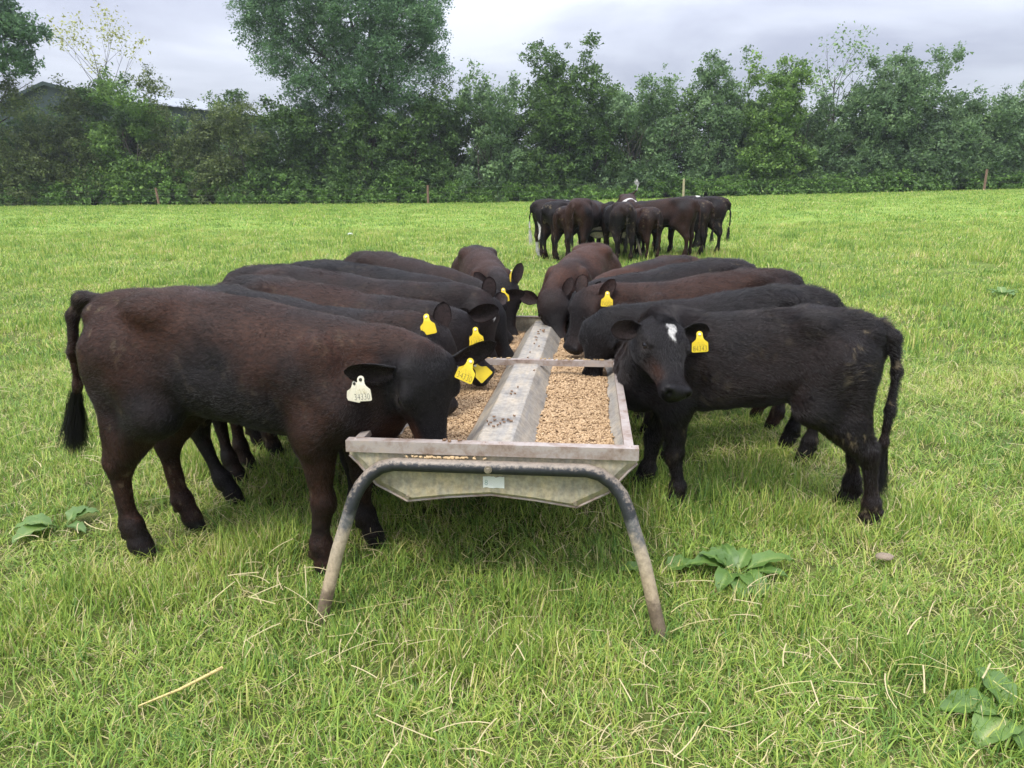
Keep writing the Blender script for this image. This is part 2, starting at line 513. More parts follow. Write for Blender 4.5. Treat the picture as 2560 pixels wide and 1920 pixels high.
for i, (x, top, half, kind, lab) in enumerate(front):
    if i < 5: top = top * (1.17 if i < 3 else 1.05)
    nm = 'hedge_tree' if top > 8.4 else 'hedge_shrub'
    shrub(nm, lab, x, 55.0 + (i % 3) * .5, top, half, kind, 300 + i, G_H, cat='tree' if top > 8.4 else 'shrub', leaf=.165 if kind != 'hawthorn' else .135,
          dens=1.0 if kind != 'hawthorn' else 1.2, crad=.42)
# behind the front row the thicket reads as one dark mass
rg_ = np.random.default_rng(91); TP = []
for x in np.arange(-47, 52, 2.3):
    h = float(np.interp(x, [f[0] for f in front], [min(f[1], 8.6) for f in front])) * (.86 + .10 * math.sin(x * 1.7)) * (.66 if -25.5 < x < -17.5 else 1)
    c = clump_centres([(x, 58.6 + rg_.uniform(-.6, .6), h * q, 2.0, 1.5, h * .26) for q in (.2, .5, .78)], 190, rg_, .45)
    c[:, 2] += ground_z(c[:, 0], c[:, 1]); TP.append(c)
crown(None, None, 0, rg_, 'dark', .22, .55, name='thicket', centres=np.concatenate(TP), label='dark thicket closing the hedge behind its front row', cat='thicket')
# big ash
ash = empty('ash_tree', (-10.0, 56.5, 0.0)); tag(ash, 'big ash tree with open crown rising over the hedge', 'tree')
rg_ = np.random.default_rng(77)
al = [(-7.52, -0.06, 11.47, 1.57, 1.5, 1.27), (-5.72, -0.77, 9.81, 1.92, 1.83, 1.56), (-7.37, -0.26, 13.09, 1.7, 1.62, 1.38), (-4.87, -0.31, 12.2, 2.19, 2.09, 1.78), (-3.9, -1.09, 7.96, 1.96, 1.87, 1.59), (-2.41, 0.52, 10.39, 2.23, 2.13, 1.81), (-0.96, -1.19, 12.76, 2.5, 2.38, 2.02), (-2.76, -1.2, 14.52, 2.45, 2.33, 1.98), (-0.26, -1.04, 8.25, 2.28, 2.17, 1.85), (1.17, -0.99, 10.37, 2.23, 2.13, 1.81), (2.69, -1.16, 7.92, 1.8, 1.71, 1.45), (3.45, 1.02, 10.35, 2.07, 1.97, 1.68), (2.25, -0.51, 12.45, 2.19, 2.08, 1.77), (4.48, -0.99, 11.84, 1.57, 1.49, 1.27), (4.22, 0.0, 13.6, 1.85, 1.76, 1.5), (1.72, 0.74, 14.78, 2.44, 2.33, 1.98), (-5.31, -1.18, 14.53, 1.83, 1.74, 1.48), (-0.74, -1.14, 16.22, 2.41, 2.29, 1.95), (-2.02, 0.33, 6.56, 1.65, 1.57, 1.34), (1.63, -0.76, 6.37, 1.66, 1.58, 1.34), (5.04, -0.57, 9.13, 1.03, 0.98, 0.83), (-4.71, -0.48, 6.1, 1.19, 1.14, 0.97), (3.95, 0.63, 6.36, 1.19, 1.13, 0.96)]
crown(ash, al, 3300, rg_, 'ash', .15, .44, .35, .5)
mb = MB()
mb.tube([(0, 0, -.2), (.05, 0, 3), (-.1, 0, 6.2)], [.42, .34, .30], 10)
for k, (tx, ty, tz) in enumerate([(-6.2, 0, 11.5), (-4.6, .4, 14.5), (-1.8, -.3, 16.5), (1.2, .3, 17), (3.2, 0, 15.5), (4.2, .2, 12.2), (3.0, -.8, 8.6), (-3.4, -.8, 8.6), (-6.8, .2, 12.8), (.4, .6, 15)]):
    s0 = Vector((0, 0, 4.6 + .22 * k)); e = Vector((tx, ty, tz))
    mid = s0.lerp(e, .5) + Vector((-tx * .08, 0, .9)); pts = [(s0 * (1 - t) ** 2 + mid * 2 * t * (1 - t) + e * t * t) for t in [i / 6 for i in range(7)]]
    mb.tube(pts, list(np.linspace(.20, .03, 7)), 7, caps=False)
    for q in range(9):
        t = rg_.uniform(.3, .95); i = int(t * 6); p = pts[i].lerp(pts[i + 1], t * 6 - i)
        d = Vector((rg_.normal(0, 1), rg_.normal(0, .8), abs(rg_.normal(.4, .5)))).normalized()
        mb.tube([p, p + d * .9, p + d * 1.9 + Vector((0, 0, .3))], [.055, .035, .012], 5, caps=False)
mb.build('trunk', bark_mat, ash)
# overhanging tree at the top left corner
syc = empty('broadleaf_tree', (-37.6, 53.0, 0.0)); tag(syc, 'broad-leaved tree overhanging the top left corner', 'tree')
rg_ = np.random.default_rng(78)
al = [(4.6, 0, 9.4, 1.5, 1.6, 1.0), (5.6, 0, 11.3, 1.6, 1.6, 1.0), (3.2, 0, 12.2, 2.2, 2, 1.6), (4.4, 0, 15.2, 2.0, 2, 1.6), (2.0, 0, 16.4, 2.4, 2.2, 2), (.5, 0, 13.5, 2.5, 2.2, 2.2), (1.2, 0, 10, 2.4, 2.2, 1.6), (-2.5, 0, 12, 3, 2.5, 3), (-2, 0, 17, 3, 2.5, 2.6)]
crown(syc, al, 1500, rg_, 'ash', .17, .44, .4, .85)
mb = MB(); twig_tree(mb, (0, 0, -.2), 15, 1.2, rg_, 2, .35, 9, .05); mb.build('trunk', bark_mat, syc)
# sparse yellowing tree by the barn
st = empty('sparse_tree', (-32.6, 62.5, 0.0)); tag(st, 'sparse yellowing young tree standing up in front of the barn roof', 'tree')
rg_ = np.random.default_rng(79); mb = MB()
ends = twig_tree(mb, (0, 0, 0), 10.2, .8, rg_, 2, .11, 13, 0, .66)
mb.build('trunk', bark_mat, st)
pp = np.array([list(e) for e in ends]); pp = pp[pp[:, 2] > 7.6]
idx = rg_.integers(0, len(pp), 950); P = pp[idx] + rg_.normal(0, .38, (950, 3))
cr = link('crown', leaves_mesh(P, .19, rg_, rg_.normal(.5, .25, 950)), LEAF['dry'], st); cr['kind'] = 'stuff'
# thin half-bare tree standing out of the right part of the hedge
st = empty('sparse_tree', (23.6, 57.5, .5)); tag(st, 'thin half-bare tree in the gap left of the broad ragged tree', 'tree')
rg_ = np.random.default_rng(80); mb = MB()
ends = twig_tree(mb, (0, 0, 0), 8.2, 1.0, rg_, 2, .13, 11, 0, .45)
mb.build('trunk', bark_mat, st)
pp = np.array([list(e) for e in ends]); idx = rg_.integers(0, len(pp), 800); P = pp[idx] + rg_.normal(0, .33, (800, 3))
cr = link('crown', leaves_mesh(P, .19, rg_, rg_.normal(.5, .25, 800)), LEAF['grey'], st); cr['kind'] = 'stuff'
# conifer-like dark tree behind the dip, left of the ash
shrub('hedge_tree', 'dark pointed tree rising behind the dip of the hedge', -22.8, 64.0, 8.7, 2.0, 'dark', 555, None, cat='tree', dens=1.2)
# nettles and brambles along the hedge foot: nobody could count these
rg_ = np.random.default_rng(90)
n = 2600
x = rg_.uniform(-48, 50, n); hmax = np.interp(x, [-48, -36, -20, -2, 8, 50], [1.9, 2.5, 2.1, 1.2, .9, .9]) * (.2 + 1.5 * fbm(np.stack([x * .6, 0 * x, 0 * x], -1), 4, 3))
z = hmax * rg_.random(n); y = 52.9 + rg_.random(n) ** 1.4 * 1.6 + z * .5 + .5 * fbm(np.stack([x * .3, 0 * x, 0 * x], -1), 6, 2)
crown(None, None, 0, rg_, 'nettle', .15, .34, name='undergrowth', centres=np.stack([x, y, z + ground_z(x, y) + .1], -1), label='nettles and brambles along the foot of the hedge', cat='undergrowth')

# barn behind the hedge
tin_mat, ns, ls, bs = new_mat("barn_roof_sheet"); bs.inputs['Base Color'].default_value = (.25, .27, .30, 1); bs.inputs['Roughness'].default_value = .55
clad_mat, ns, ls, bs = new_mat("barn_green_cladding"); bs.inputs['Base Color'].default_value = (.012, .027, .025, 1); bs.inputs['Roughness'].default_value = .6
barn = empty('barn', (-43.7, 75.0, 0.0), math.atan2(-.39, .92)); tag(barn, 'dark green farm barn with grey roof behind the left hedge', 'barn')
hw, ez, rz, ln = 8.4, 8.9, 10.7, 21.7
m = MB(); m.add([(-hw, 0, 0), (hw, 0, 0), (hw, 0, ez), (0, 0, rz - .05), (-hw, 0, ez), (-hw, ln, 0), (hw, ln, 0), (hw, ln, ez), (0, ln, rz - .05), (-hw, ln, ez)],
                [(0, 1, 2, 3, 4), (9, 8, 7, 6, 5), (1, 6, 7, 2), (5, 0, 4, 9)]); m.build('wall', clad_mat, barn)
for sx in (-1, 1):
    m = MB(); nr = 46
    prof = [(i / nr * (ln + .8) - .4, .03 * (i % 2)) for i in range(nr + 1)]
    top = [(0, y, rz + .06 + d) for y, d in prof]; bot = [(sx * (hw + .4), y, ez - .13 + d) for y, d in prof]
    v = top + bot; k = nr + 1
    m.add(v + [(x, y, z - .06) for x, y, z in v], [(i, i + 1, i + 1 + k, i + k) for i in range(nr)] + [(i + 2 * k, i + 3 * k, i + 3 * k + 1, i + 2 * k + 1) for i in range(nr)])
    m.build('roof', tin_mat, barn)
    m = MB(); m.add([(0, -.42, rz + .12), (sx * (hw + .45), -.42, ez - .08), (sx * (hw + .45), -.42, ez - .4), (0, -.42, rz - .2), (0, -.36, rz + .12), (sx * (hw + .45), -.36, ez - .08), (sx * (hw + .45), -.36, ez - .4), (0, -.36, rz - .2)],
                    [(0, 1, 2, 3), (4, 7, 6, 5), (0, 4, 5, 1), (3, 2, 6, 7)]); m.build('barge_board', clad_mat, barn)

# post and wire fence
wood_mat, ns, ls, bs = new_mat("weathered_post"); bs.inputs['Roughness'].default_value = .85
nz = nnode(ns, 'ShaderNodeTexNoise', Scale=8.0, Detail=5.0); rp = ramp(ns, [(.3, (.13, .075, .05)), (.7, (.24, .15, .10))]); ls.new(nz.outputs['Fac'], rp.inputs['Fac']); ls.new(rp.outputs['Color'], bs.inputs['Base Color'])
pale_mat, ns, ls, bs = new_mat("pale_new_post"); bs.inputs['Base Color'].default_value = (.36, .31, .19, 1); bs.inputs['Roughness'].default_value = .8
wire_mat, ns, ls, bs = new_mat("fence_wire"); bs.inputs['Base Color'].default_value = (.18, .17, .16, 1); bs.inputs['Metallic'].default_value = .6
fence = empty('wire_fence', (0, 0, 0)); tag(fence, 'post and wire fence in front of the hedge', 'fence')
FP = [(-44, 1.15, wood_mat, None), (-24.07, 1.2, wood_mat, 'leaning grey-brown post'), (-5.66, 1.25, wood_mat, 'reddish brown post'), (11.8, 1.3, pale_mat, 'pale straight post'), (32.3, 1.4, wood_mat, 'brown post'), (52, 1.3, wood_mat, None)]
tops = []
for i, (x, h, mt, lb) in enumerate(FP):
    z = float(ground_z(np.array([x]), np.array([52.2]))[0]); ln_ = (-.10 if i == 1 else .02 * (i % 3 - 1))
    m = MB(); m.tube([(x, 52.2, z - .2), (x + ln_ * .5, 52.2, z + h * .5), (x + ln_, 52.2, z + h)], [.085, .08, .075], 9, smooth=False)
    o = m.build('post', mt, fence)
    if lb: o['label'] = lb
    tops.append((x + ln_ * .9, z + h))
for k in (.12, .5, .88):
    m = MB(); pts = []
    for (xa, za), (xb, zb) in zip(tops[:-1], tops[1:]):
        for t in np.linspace(0, 1, 9)[:-1]:
            pts.append((xa + (xb - xa) * t, 52.1, za - k + (zb - za) * t - .10 * math.sin(math.pi * t)))
    pts.append((tops[-1][0], 52.1, tops[-1][1] - k))
    m.tube(pts, .003, 4); m.build('wire', wire_mat, fence)
# ------------------------------------------------------------------ feed trough
# its own frame: x across, y along, z up; the near end sits at y = 0
galv_mat, ns, ls, bs = new_mat("galvanised_steel")
tc = ns.new('ShaderNodeTexCoord')
n1 = nnode(ns, 'ShaderNodeTexNoise', Scale=7.0, Detail=6.0, Roughness=.65)
n2 = nnode(ns, 'ShaderNodeTexNoise', Scale=45.0, Detail=5.0, Roughness=.7)
mp = nnode(ns, 'ShaderNodeMapping'); mp.inputs['Scale'].default_value = (70, 5, 18); mp.inputs['Rotation'].default_value = (0, 0, .5)
n3 = nnode(ns, 'ShaderNodeTexNoise', Scale=1.0, Detail=3.0)
for n in (n1, n2): ls.new(tc.outputs['Object'], n.inputs['Vector'])
ls.new(tc.outputs['Object'], mp.inputs['Vector']); ls.new(mp.outputs[0], n3.inputs['Vector'])
r1 = ramp(ns, [(.30, (.20, .17, .135)), (.45, (.32, .29, .245)), (.62, (.39, .34, .27)), (.78, (.43, .345, .22))])
r2 = ramp(ns, [(.40, (.75, .75, .75)), (.6, (1.1, 1.1, 1.1))])
r3 = ramp(ns, [(.35, (.82, .86, .92)), (.65, (1.12, 1.08, 1.0))])
m1 = ns.new('ShaderNodeMix'); m1.data_type = 'RGBA'; m1.blend_type = 'MULTIPLY'; m1.inputs['Factor'].default_value = 1
m2 = ns.new('ShaderNodeMix'); m2.data_type = 'RGBA'; m2.blend_type = 'MULTIPLY'; m2.inputs['Factor'].default_value = .8
ls.new(n1.outputs['Fac'], r1.inputs['Fac']); ls.new(n2.outputs['Fac'], r2.inputs['Fac']); ls.new(n3.outputs['Fac'], r3.inputs['Fac'])
ls.new(r1.outputs['Color'], m1.inputs['A']); ls.new(r2.outputs['Color'], m1.inputs['B'])
ls.new(m1.outputs['Result'], m2.inputs['A']); ls.new(r3.outputs['Color'], m2.inputs['B'])
# rust
r4 = ramp(ns, [(.60, (0, 0, 0)), (.74, (.55, .55, .55))])
ls.new(n1.outputs['Color'], r4.inputs['Fac'])
m3 = ns.new('ShaderNodeMix'); m3.data_type = 'RGBA'; m3.inputs['B'].default_value = (.20, .105, .05, 1)
ls.new(r4.outputs['Color'], m3.inputs['Factor']); ls.new(m2.outputs['Result'], m3.inputs['A'])
ls.new(m3.outputs['Result'], bs.inputs['Base Color'])
bs.inputs['Metallic'].default_value = .18; bs.inputs['Roughness'].default_value = .5
bp = nnode(ns, 'ShaderNodeBump', Strength=.25, Distance=.003); ls.new(n2.outputs['Fac'], bp.inputs['Height']); ls.new(bp.outputs['Normal'], bs.inputs['Normal'])

rim_mat, ns, ls, bs = new_mat("rusty_rim_steel")
n1 = nnode(ns, 'ShaderNodeTexNoise', Scale=16.0, Detail=7.0, Roughness=.7)
tc = ns.new('ShaderNodeTexCoord'); ls.new(tc.outputs['Object'], n1.inputs['Vector'])
r1 = ramp(ns, [(.28, (.13, .09, .07)), (.42, (.27, .205, .165)), (.56, (.36, .315, .285)), (.72, (.40, .32, .25))])
ls.new(n1.outputs['Fac'], r1.inputs['Fac']); ls.new(r1.outputs['Color'], bs.inputs['Base Color'])
bs.inputs['Metallic'].default_value = .15; bs.inputs['Roughness'].default_value = .55
bp = nnode(ns, 'ShaderNodeBump', Strength=.4, Distance=.003); ls.new(n1.outputs['Fac'], bp.inputs['Height']); ls.new(bp.outputs['Normal'], bs.inputs['Normal'])

end_mat = galv_mat.copy(); end_mat.name = 'stained_end_plate'
for n_ in end_mat.node_tree.nodes:
    if n_.type == 'VALTORGB' and abs(n_.color_ramp.elements[0].position - .30) < .01 and len(n_.color_ramp.elements) == 4:
        for e_, c_ in zip(n_.color_ramp.elements, ((.27, .235, .17), (.40, .36, .27), (.47, .40, .26), (.52, .41, .22))): e_.color = (*c_, 1)
leg_mat, ns, ls, bs = new_mat("worn_black_tube")
tc = ns.new('ShaderNodeTexCoord')
sp = ns.new('ShaderNodeSeparateXYZ'); ls.new(tc.outputs['Object'], sp.inputs[0])
n1 = nnode(ns, 'ShaderNodeTexNoise', Scale=14.0, Detail=6.0, Roughness=.7); ls.new(tc.outputs['Object'], n1.inputs['Vector'])
n2 = nnode(ns, 'ShaderNodeTexNoise', Scale=60.0, Detail=5.0, Roughness=.7); ls.new(tc.outputs['Object'], n2.inputs['Vector'])
# paint worn off and dried mud towards the foot
ad = nnode(ns, 'ShaderNodeMath', operation='MULTIPLY_ADD'); ad.inputs[1].default_value = .34; ls.new(n1.outputs['Fac'], ad.inputs[0]); ls.new(sp.outputs['Z'], ad.inputs[2])
mr = nnode(ns, 'ShaderNodeMapRange'); mr.inputs['From Min'].default_value = .12; mr.inputs['From Max'].default_value = .72; ls.new(ad.outputs[0], mr.inputs['Value'])
r1 = ramp(ns, [(.0, (.115, .085, .06)), (.22, (.17, .125, .085)), (.34, (.42, .33, .22)), (.56, (.40, .33, .235)), (.66, (.12, .12, .115)), (.74, (.022, .025, .027)), (1., (.02, .022, .024))])
ls.new(mr.outputs['Result'], r1.inputs['Fac'])
# scuffs and dust on the upward side
ge = ns.new('ShaderNodeNewGeometry'); sg = ns.new('ShaderNodeSeparateXYZ'); ls.new(ge.outputs['Normal'], sg.inputs[0])
a2 = nnode(ns, 'ShaderNodeMath', operation='MULTIPLY_ADD'); a2.inputs[1].default_value = .55; ls.new(sg.outputs['Z'], a2.inputs[0]); ls.new(n2.outputs['Fac'], a2.inputs[2])
r2 = ramp(ns, [(.70, (0, 0, 0)), (.90, (.9, .9, .9))]); ls.new(a2.outputs[0], r2.inputs['Fac'])
m1 = ns.new('ShaderNodeMix'); m1.data_type = 'RGBA'; m1.inputs['B'].default_value = (.24, .195, .15, 1)
ls.new(r2.outputs['Color'], m1.inputs['Factor']); ls.new(r1.outputs['Color'], m1.inputs['A'])
r5 = ramp(ns, [(.35, (.6, .6, .6)), (.65, (1.15, 1.15, 1.15))]); ls.new(n2.outputs['Fac'], r5.inputs['Fac'])
m5 = ns.new('ShaderNodeMix'); m5.data_type = 'RGBA'; m5.blend_type = 'MULTIPLY'; m5.inputs['Factor'].default_value = .8
ls.new(m1.outputs['Result'], m5.inputs['A']); ls.new(r5.outputs['Color'], m5.inputs['B'])
ls.new(m5.outputs['Result'], bs.inputs['Base Color']); bs.inputs['Roughness'].default_value = .5
bp = nnode(ns, 'ShaderNodeBump', Strength=.4, Distance=.002); ls.new(n2.outputs['Fac'], bp.inputs['Height']); ls.new(bp.outputs['Normal'], bs.inputs['Normal'])

bolt_mat, ns, ls, bs = new_mat("zinc_bolt")
bs.inputs['Base Color'].default_value = (.33, .28, .22, 1); bs.inputs['Metallic'].default_value = .6; bs.inputs['Roughness'].default_value = .4
sticker_mat, ns, ls, bs = new_mat("worn_sticker")
n1 = nnode(ns, 'ShaderNodeTexNoise', Scale=50.0, Detail=5.0)
r1 = ramp(ns, [(.30, (.36, .36, .28)), (.40, (.72, .74, .64)), (.6, (.82, .85, .80))]); ls.new(n1.outputs['Fac'], r1.inputs['Fac']); ls.new(r1.outputs['Color'], bs.inputs['Base Color'])
green_ink, ns, ls, bs = new_mat("sticker_green_ink")
bs.inputs['Base Color'].default_value = (.06, .24, .19, 1)
pellet_mat, ns, ls, bs = new_mat("feed_pellet")
at = nnode(ns, 'ShaderNodeAttribute', attribute_name='tint')
r1 = ramp(ns, [(.0, (.13, .073, .035)), (.3, (.30, .195, .10)), (.7, (.44, .30, .165)), (1., (.55, .395, .235))])
ls.new(at.outputs['Fac'], r1.inputs['Fac']); ls.new(r1.outputs['Color'], bs.inputs['Base Color']); bs.inputs['Roughness'].default_value = .8
spill_mat, ns, ls, bs = new_mat("spilled_pellet")
bs.inputs['Base Color'].default_value = (.21, .125, .07, 1); bs.inputs['Roughness'].default_value = .8
spill_pale, ns, ls, bs = new_mat("pale_pellet")
bs.inputs['Base Color'].default_value = (.45, .32, .17, 1); bs.inputs['Roughness'].default_value = .8

TW, TD = .468, .20            # half width at the rim, depth
RZ = .60                      # rim height
# W profile (x, z below the rim) of the pan, left to right
PAN = [(-.462, -.004), (-.458, -.045), (-.30, -.185), (-.275, -.195), (-.235, -.192), (-.215, -.18), (-.062, -.014), (-.056, -.012), (.056, -.012), (.062, -.014),
       (.215, -.18), (.235, -.192), (.275, -.195), (.30, -.185), (.458, -.045), (.462, -.004)]


def build_trough(loc, rz, tilt, length, label, detail=True, bar=1.42):
    root = empty('feed_trough', loc, rz)
    root.rotation_euler = (-tilt, 0, rz)
    tag(root, label, 'feed trough')
    L = length
    # pan: two sheets lapped at the cross bar
    for k, (y0, y1, dz) in enumerate(((.004, bar + .02, 0), (bar - .02, L - .004, -.003))):
        m = MB(); n = len(PAN)
        for side, off in ((0, 0), (1, -.003)):
            m.add([(x, y, RZ + z + dz + off) for y in (y0, y1) for x, z in PAN],
                  [(i, i + 1, i + 1 + n, i + n) if not side else (i + n, i + 1 + n, i + 1, i) for i in range(n - 1)])
        m.build('pan', galv_mat, root)
    # rims: angle section along each side
    for sx in (-1, 1):
        m = MB()
        m.box((sx * (TW + .004), L / 2, RZ - .022), (.004, L, .052))
        m.box((sx * (TW - .010), L / 2, RZ + .0045), (.030, L, .005))
        m.box((sx * (TW - .024), L / 2, RZ - .004), (.003, L, .018))
        m.build('side_rim', rim_mat, root)
    # end plates
    for e in (0, 1):
        yy = -.004 if e == 0 else L + .004; dy = -1 if e == 0 else 1
        out = [(-.485, .008), (-.485, -.045), (-.455, -.075), (-.395, -.150), (-.36, -.168), (-.29, -.206), (-.15, -.186), (.0, -.172), (.15, -.186), (.29, -.206),
               (.36, -.168), (.395, -.150), (.455, -.075), (.485, -.045), (.485, .008)]
        n = len(out); m = MB()
        # face bulges outward slightly, with a folded edge
        inn = [(x * .93, -.02 + (z + .02) * .90) for x, z in out]
        A = [(x, yy, RZ + z) for x, z in out]
        B = [(x, yy + dy * .016, RZ + z) for x, z in inn]
        C0 = [(x, yy - dy * .003, RZ + z) for x, z in out]
        m.add(A + B + C0, [((i), (i + 1) % n, (i + 1) % n + n, i + n)[::-dy] for i in range(n)] + [tuple(range(n, 2 * n))[::-dy]] +
              [((i), (i + 1) % n, (i + 1) % n + 2 * n, i + 2 * n)[::dy] for i in range(n)] + [tuple(range(2 * n, 3 * n))[::dy]])
        m.build('end_plate', end_mat, root)
        m = MB(); m.tube([(x, yy + dy * .002, RZ + z) for x, z in out[1:-1]], .0045, 8); m.build('folded_edge', rim_mat, root)
        m = MB(); m.box((0, yy + dy * .008, RZ + .011), (.975, .040, .006)); m.box((0, yy + dy * .0265, RZ - .008), (.975, .004, .036))
        m.build('end_rim', rim_mat, root)
    # cross bar
    m = MB(); m.box((0, bar, RZ + .004), (2 * TW + .01, .034, .006)); m.box((0, bar - .0185, RZ - .008), (2 * TW + .01, .004, .030))
    m.build('cross_bar', rim_mat, root)
    m = MB()
    for sx in (-1, 1):
        m = MB(); m.box((sx * (TW + .0095), bar, RZ - .018), (.006, .05, .072)); m.build('bar_bracket', rim_mat, root)
    # leg frames: one bent tube at each end
    for e in (0, 1):
        dy = -1 if e == 0 else 1; y0 = (-.046 if e == 0 else L + .046)
        half = [(.577, -.085, -.01), (.515, -.05, .24), (.455, -.03, .425), (.435, -.012, .465), (.405, -.002, .50), (.365, 0, .528), (.32, 0, .540)]
        if e == 1: half = [(.575, -.06, .06)] + half[1:]
        pts = [(-x, y0 + dy * (-d), z) for x, d, z in half] + [(x, y0 + dy * (-d), z) for x, d, z in half[::-1]]
        m = MB(); m.tube(pts, .0225, 18); m.build('leg_frame', leg_mat, root)
    if detail:
        for (x, y, z) in ((0, -.070, .540), (-.437, -.062, .455), (.437, -.062, .455)):
            m = MB(); m.tube([(x, y + .004, z), (x, y - .002, z)], .013, 14); m.tube([(x, y - .002, z), (x, y - .010, z)], [.008, .0072], 6, smooth=False)
            m.build('bolt', bolt_mat, root)
        for (x, z) in ((-.285, -.186), (.285, -.186)):
            m = MB(); m.tube([(x, -.012, RZ + z), (x, -.026, RZ + z)], [.009, .0075], 6, smooth=False); m.build('bolt', bolt_mat, root)
        for x in (-.02, .035, -.46, .46):
            m = MB(); m.tube([(x, -.010, RZ + .013), (x, -.010, RZ + .017)], [.008, .005], 10); m.build('rivet', rim_mat, root)
        for yy in (.45, .95, 1.9, 2.4):
            for sx in (-1, 1):
                m = MB(); m.tube([(sx * (TW - .008), yy, RZ + .006), (sx * (TW - .008), yy, RZ + .010)], [.006, .004], 8); m.build('rivet', rim_mat, root)
        # torn white sticker with a green letter
        rg = random.Random(5)
        top = [(-.036 + .0072 * i, .020 + rg.uniform(-.0025, .0025)) for i in range(11)]
        bot = [(.036 - .0072 * i, -.018 + rg.uniform(-.002, .0015)) for i in range(11)]
        m = MB(); o = [(x + .012, -.0225, .478 + z) for x, z in top + bot]
        m.add(o, [tuple(range(len(o)))[::-1]])
        m.add([(x, y + .001, z) for x, y, z in o], [tuple(range(len(o)))])
        st = m.build('maker_sticker', sticker_mat, root)
        text_part('8', .024, green_ink, st, -.013, .477, -.0232, 1.0, 'printed_letter')
        for (x, z, w) in ((.022, .484, .030), (.030, .475, .036), (.026, .468, .028)):
            mm = MB(); mm.box((x, -.0231, z), (w, .0006, .0022)); mm.build('printed_line', sticker_mat if z < .47 else green_ink, st) if False else None
    return root


def pellet_mesh(n=6):
    r, l = .0032, .0053
    vs = [(x, r * math.cos(2 * math.pi * k / n), r * math.sin(2 * math.pi * k / n)) for x in (-l, l) for k in range(n)]
    fs = [(k, (k + 1) % n, (k + 1) % n + n, k + n) for k in range(n)] + [tuple(range(n))[::-1], tuple(range(n, 2 * n))]
    return vs, fs


def pan_z(x):
    return np.interp(np.abs(x), [p[0] for p in PAN[8:]], [p[1] for p in PAN[8:]])


def fill_feed(trough, sx, y0, y1, label, seed, level=-.115):
    """a bed of feed pellets in one channel: lumpy base sheet with pellets lying on it, one object"""
    rg = np.random.default_rng(seed)

    def surf(x, y):
        h = level + .035 * (fbm(np.stack([x * 5, y * 3.2, 0 * x + seed], -1).reshape(-1, 3), seed, 2).reshape(np.shape(x)) - .5)
        h = h + .012 * (fbm(np.stack([x * 22, y * 22, 0 * x + seed], -1).reshape(-1, 3), seed + 2, 2).reshape(np.shape(x)) - .5)
        # eaten down towards the far end and where muzzles work
        return h
    # pellets
    n = 20000
    x = rg.uniform(.06, .455, n) * sx; y = rg.uniform(y0, y1, n)
    z = surf(x, y)
    ok = z > pan_z(x) + .003
    x, y, z = x[ok], y[ok], z[ok]; n = len(x)
    pv, pf = pellet_mesh(6); pv = np.array(pv)
    yaw = rg.uniform(0, 2 * math.pi, n); pit = rg.normal(0, .35, n); sl = rg.uniform(.65, 1.35, n)
    V = np.repeat(pv[None], n, 0); V[:, :, 0] *= sl[:, None]
    cp, sp_ = np.cos(pit)[:, None], np.sin(pit)[:, None]
    X = V[:, :, 0] * cp + V[:, :, 2] * sp_; Z = -V[:, :, 0] * sp_ + V[:, :, 2] * cp
    cy, sy = np.cos(yaw)[:, None], np.sin(yaw)[:, None]
    P = np.stack([X * cy - V[:, :, 1] * sy + x[:, None], X * sy + V[:, :, 1] * cy + y[:, None], Z + (z + RZ + rg.uniform(-.003, .004, n))[:, None]], -1)
    quads = np.array([list(f) for f in pf if len(f) == 4]); caps = [f for f in pf if len(f) == 6]
    quads = np.concatenate([quads] + [np.array([[c[0], c[1], c[2], c[5]], [c[2], c[3], c[4], c[5]]]) for c in caps])
    k = len(pv)
    F = (quads[None] + (np.arange(n) * k)[:, None, None]).reshape(-1, 4)
    P = P.reshape(-1, 3); tint = np.repeat(np.clip(rg.normal(.55, .22, n), 0, 1), k)
    # base sheet
    nx, ny = 14, int((y1 - y0) / .025)
    gx, gy = np.meshgrid(np.linspace(.06, .455, nx) * sx, np.linspace(y0, y1, ny), indexing='ij')
    gz = np.maximum(surf(gx, gy) - .002, pan_z(gx) - .004) + RZ
    gz = np.where(surf(gx, gy) < pan_z(gx), pan_z(gx) + RZ - .012, gz)
    b = len(P)
    P = np.concatenate([P, np.stack([gx, gy, gz], -1).reshape(-1, 3)])
    ii = np.arange((nx - 1) * (ny - 1)); a = (ii // (ny - 1)) * ny + ii % (ny - 1) + b
    G = np.stack([a, a + 1, a + ny + 1, a + ny], -1)
    if sx > 0: G = G[:, ::-1]
    F = np.concatenate([F, G]); tint = np.concatenate([tint, np.full(nx * ny, .12)])
    me = mesh_np('pellet_feed', P, F, 4)
    at_ = me.attributes.new('tint', 'FLOAT', 'POINT'); at_.data.foreach_set('value', tint.astype(np.float32))
    o = link('pellet_feed', me, pellet_mat)
    o.location = trough.location; o.rotation_euler = trough.rotation_euler
    tag(o, label, 'cattle feed', None, 'stuff')
    return o


T_LOC, T_RZ, T_TILT, T_LEN = (-.075, 2.31, 0.0), math.radians(-6.1), math.radians(1.9), 2.92
trough = build_trough(T_LOC, T_RZ, T_TILT, T_LEN, 'long galvanised feed trough on bent tube legs full of pellets')
fill_feed(trough, -1, .02, T_LEN - .02, 'brown feed pellets in the channel beside the calf with cream tag', 3, -.098)
fill_feed(trough, 1, .02, T_LEN - .02, 'brown feed pellets in the channel beside the white-starred calf', 4, -.082)
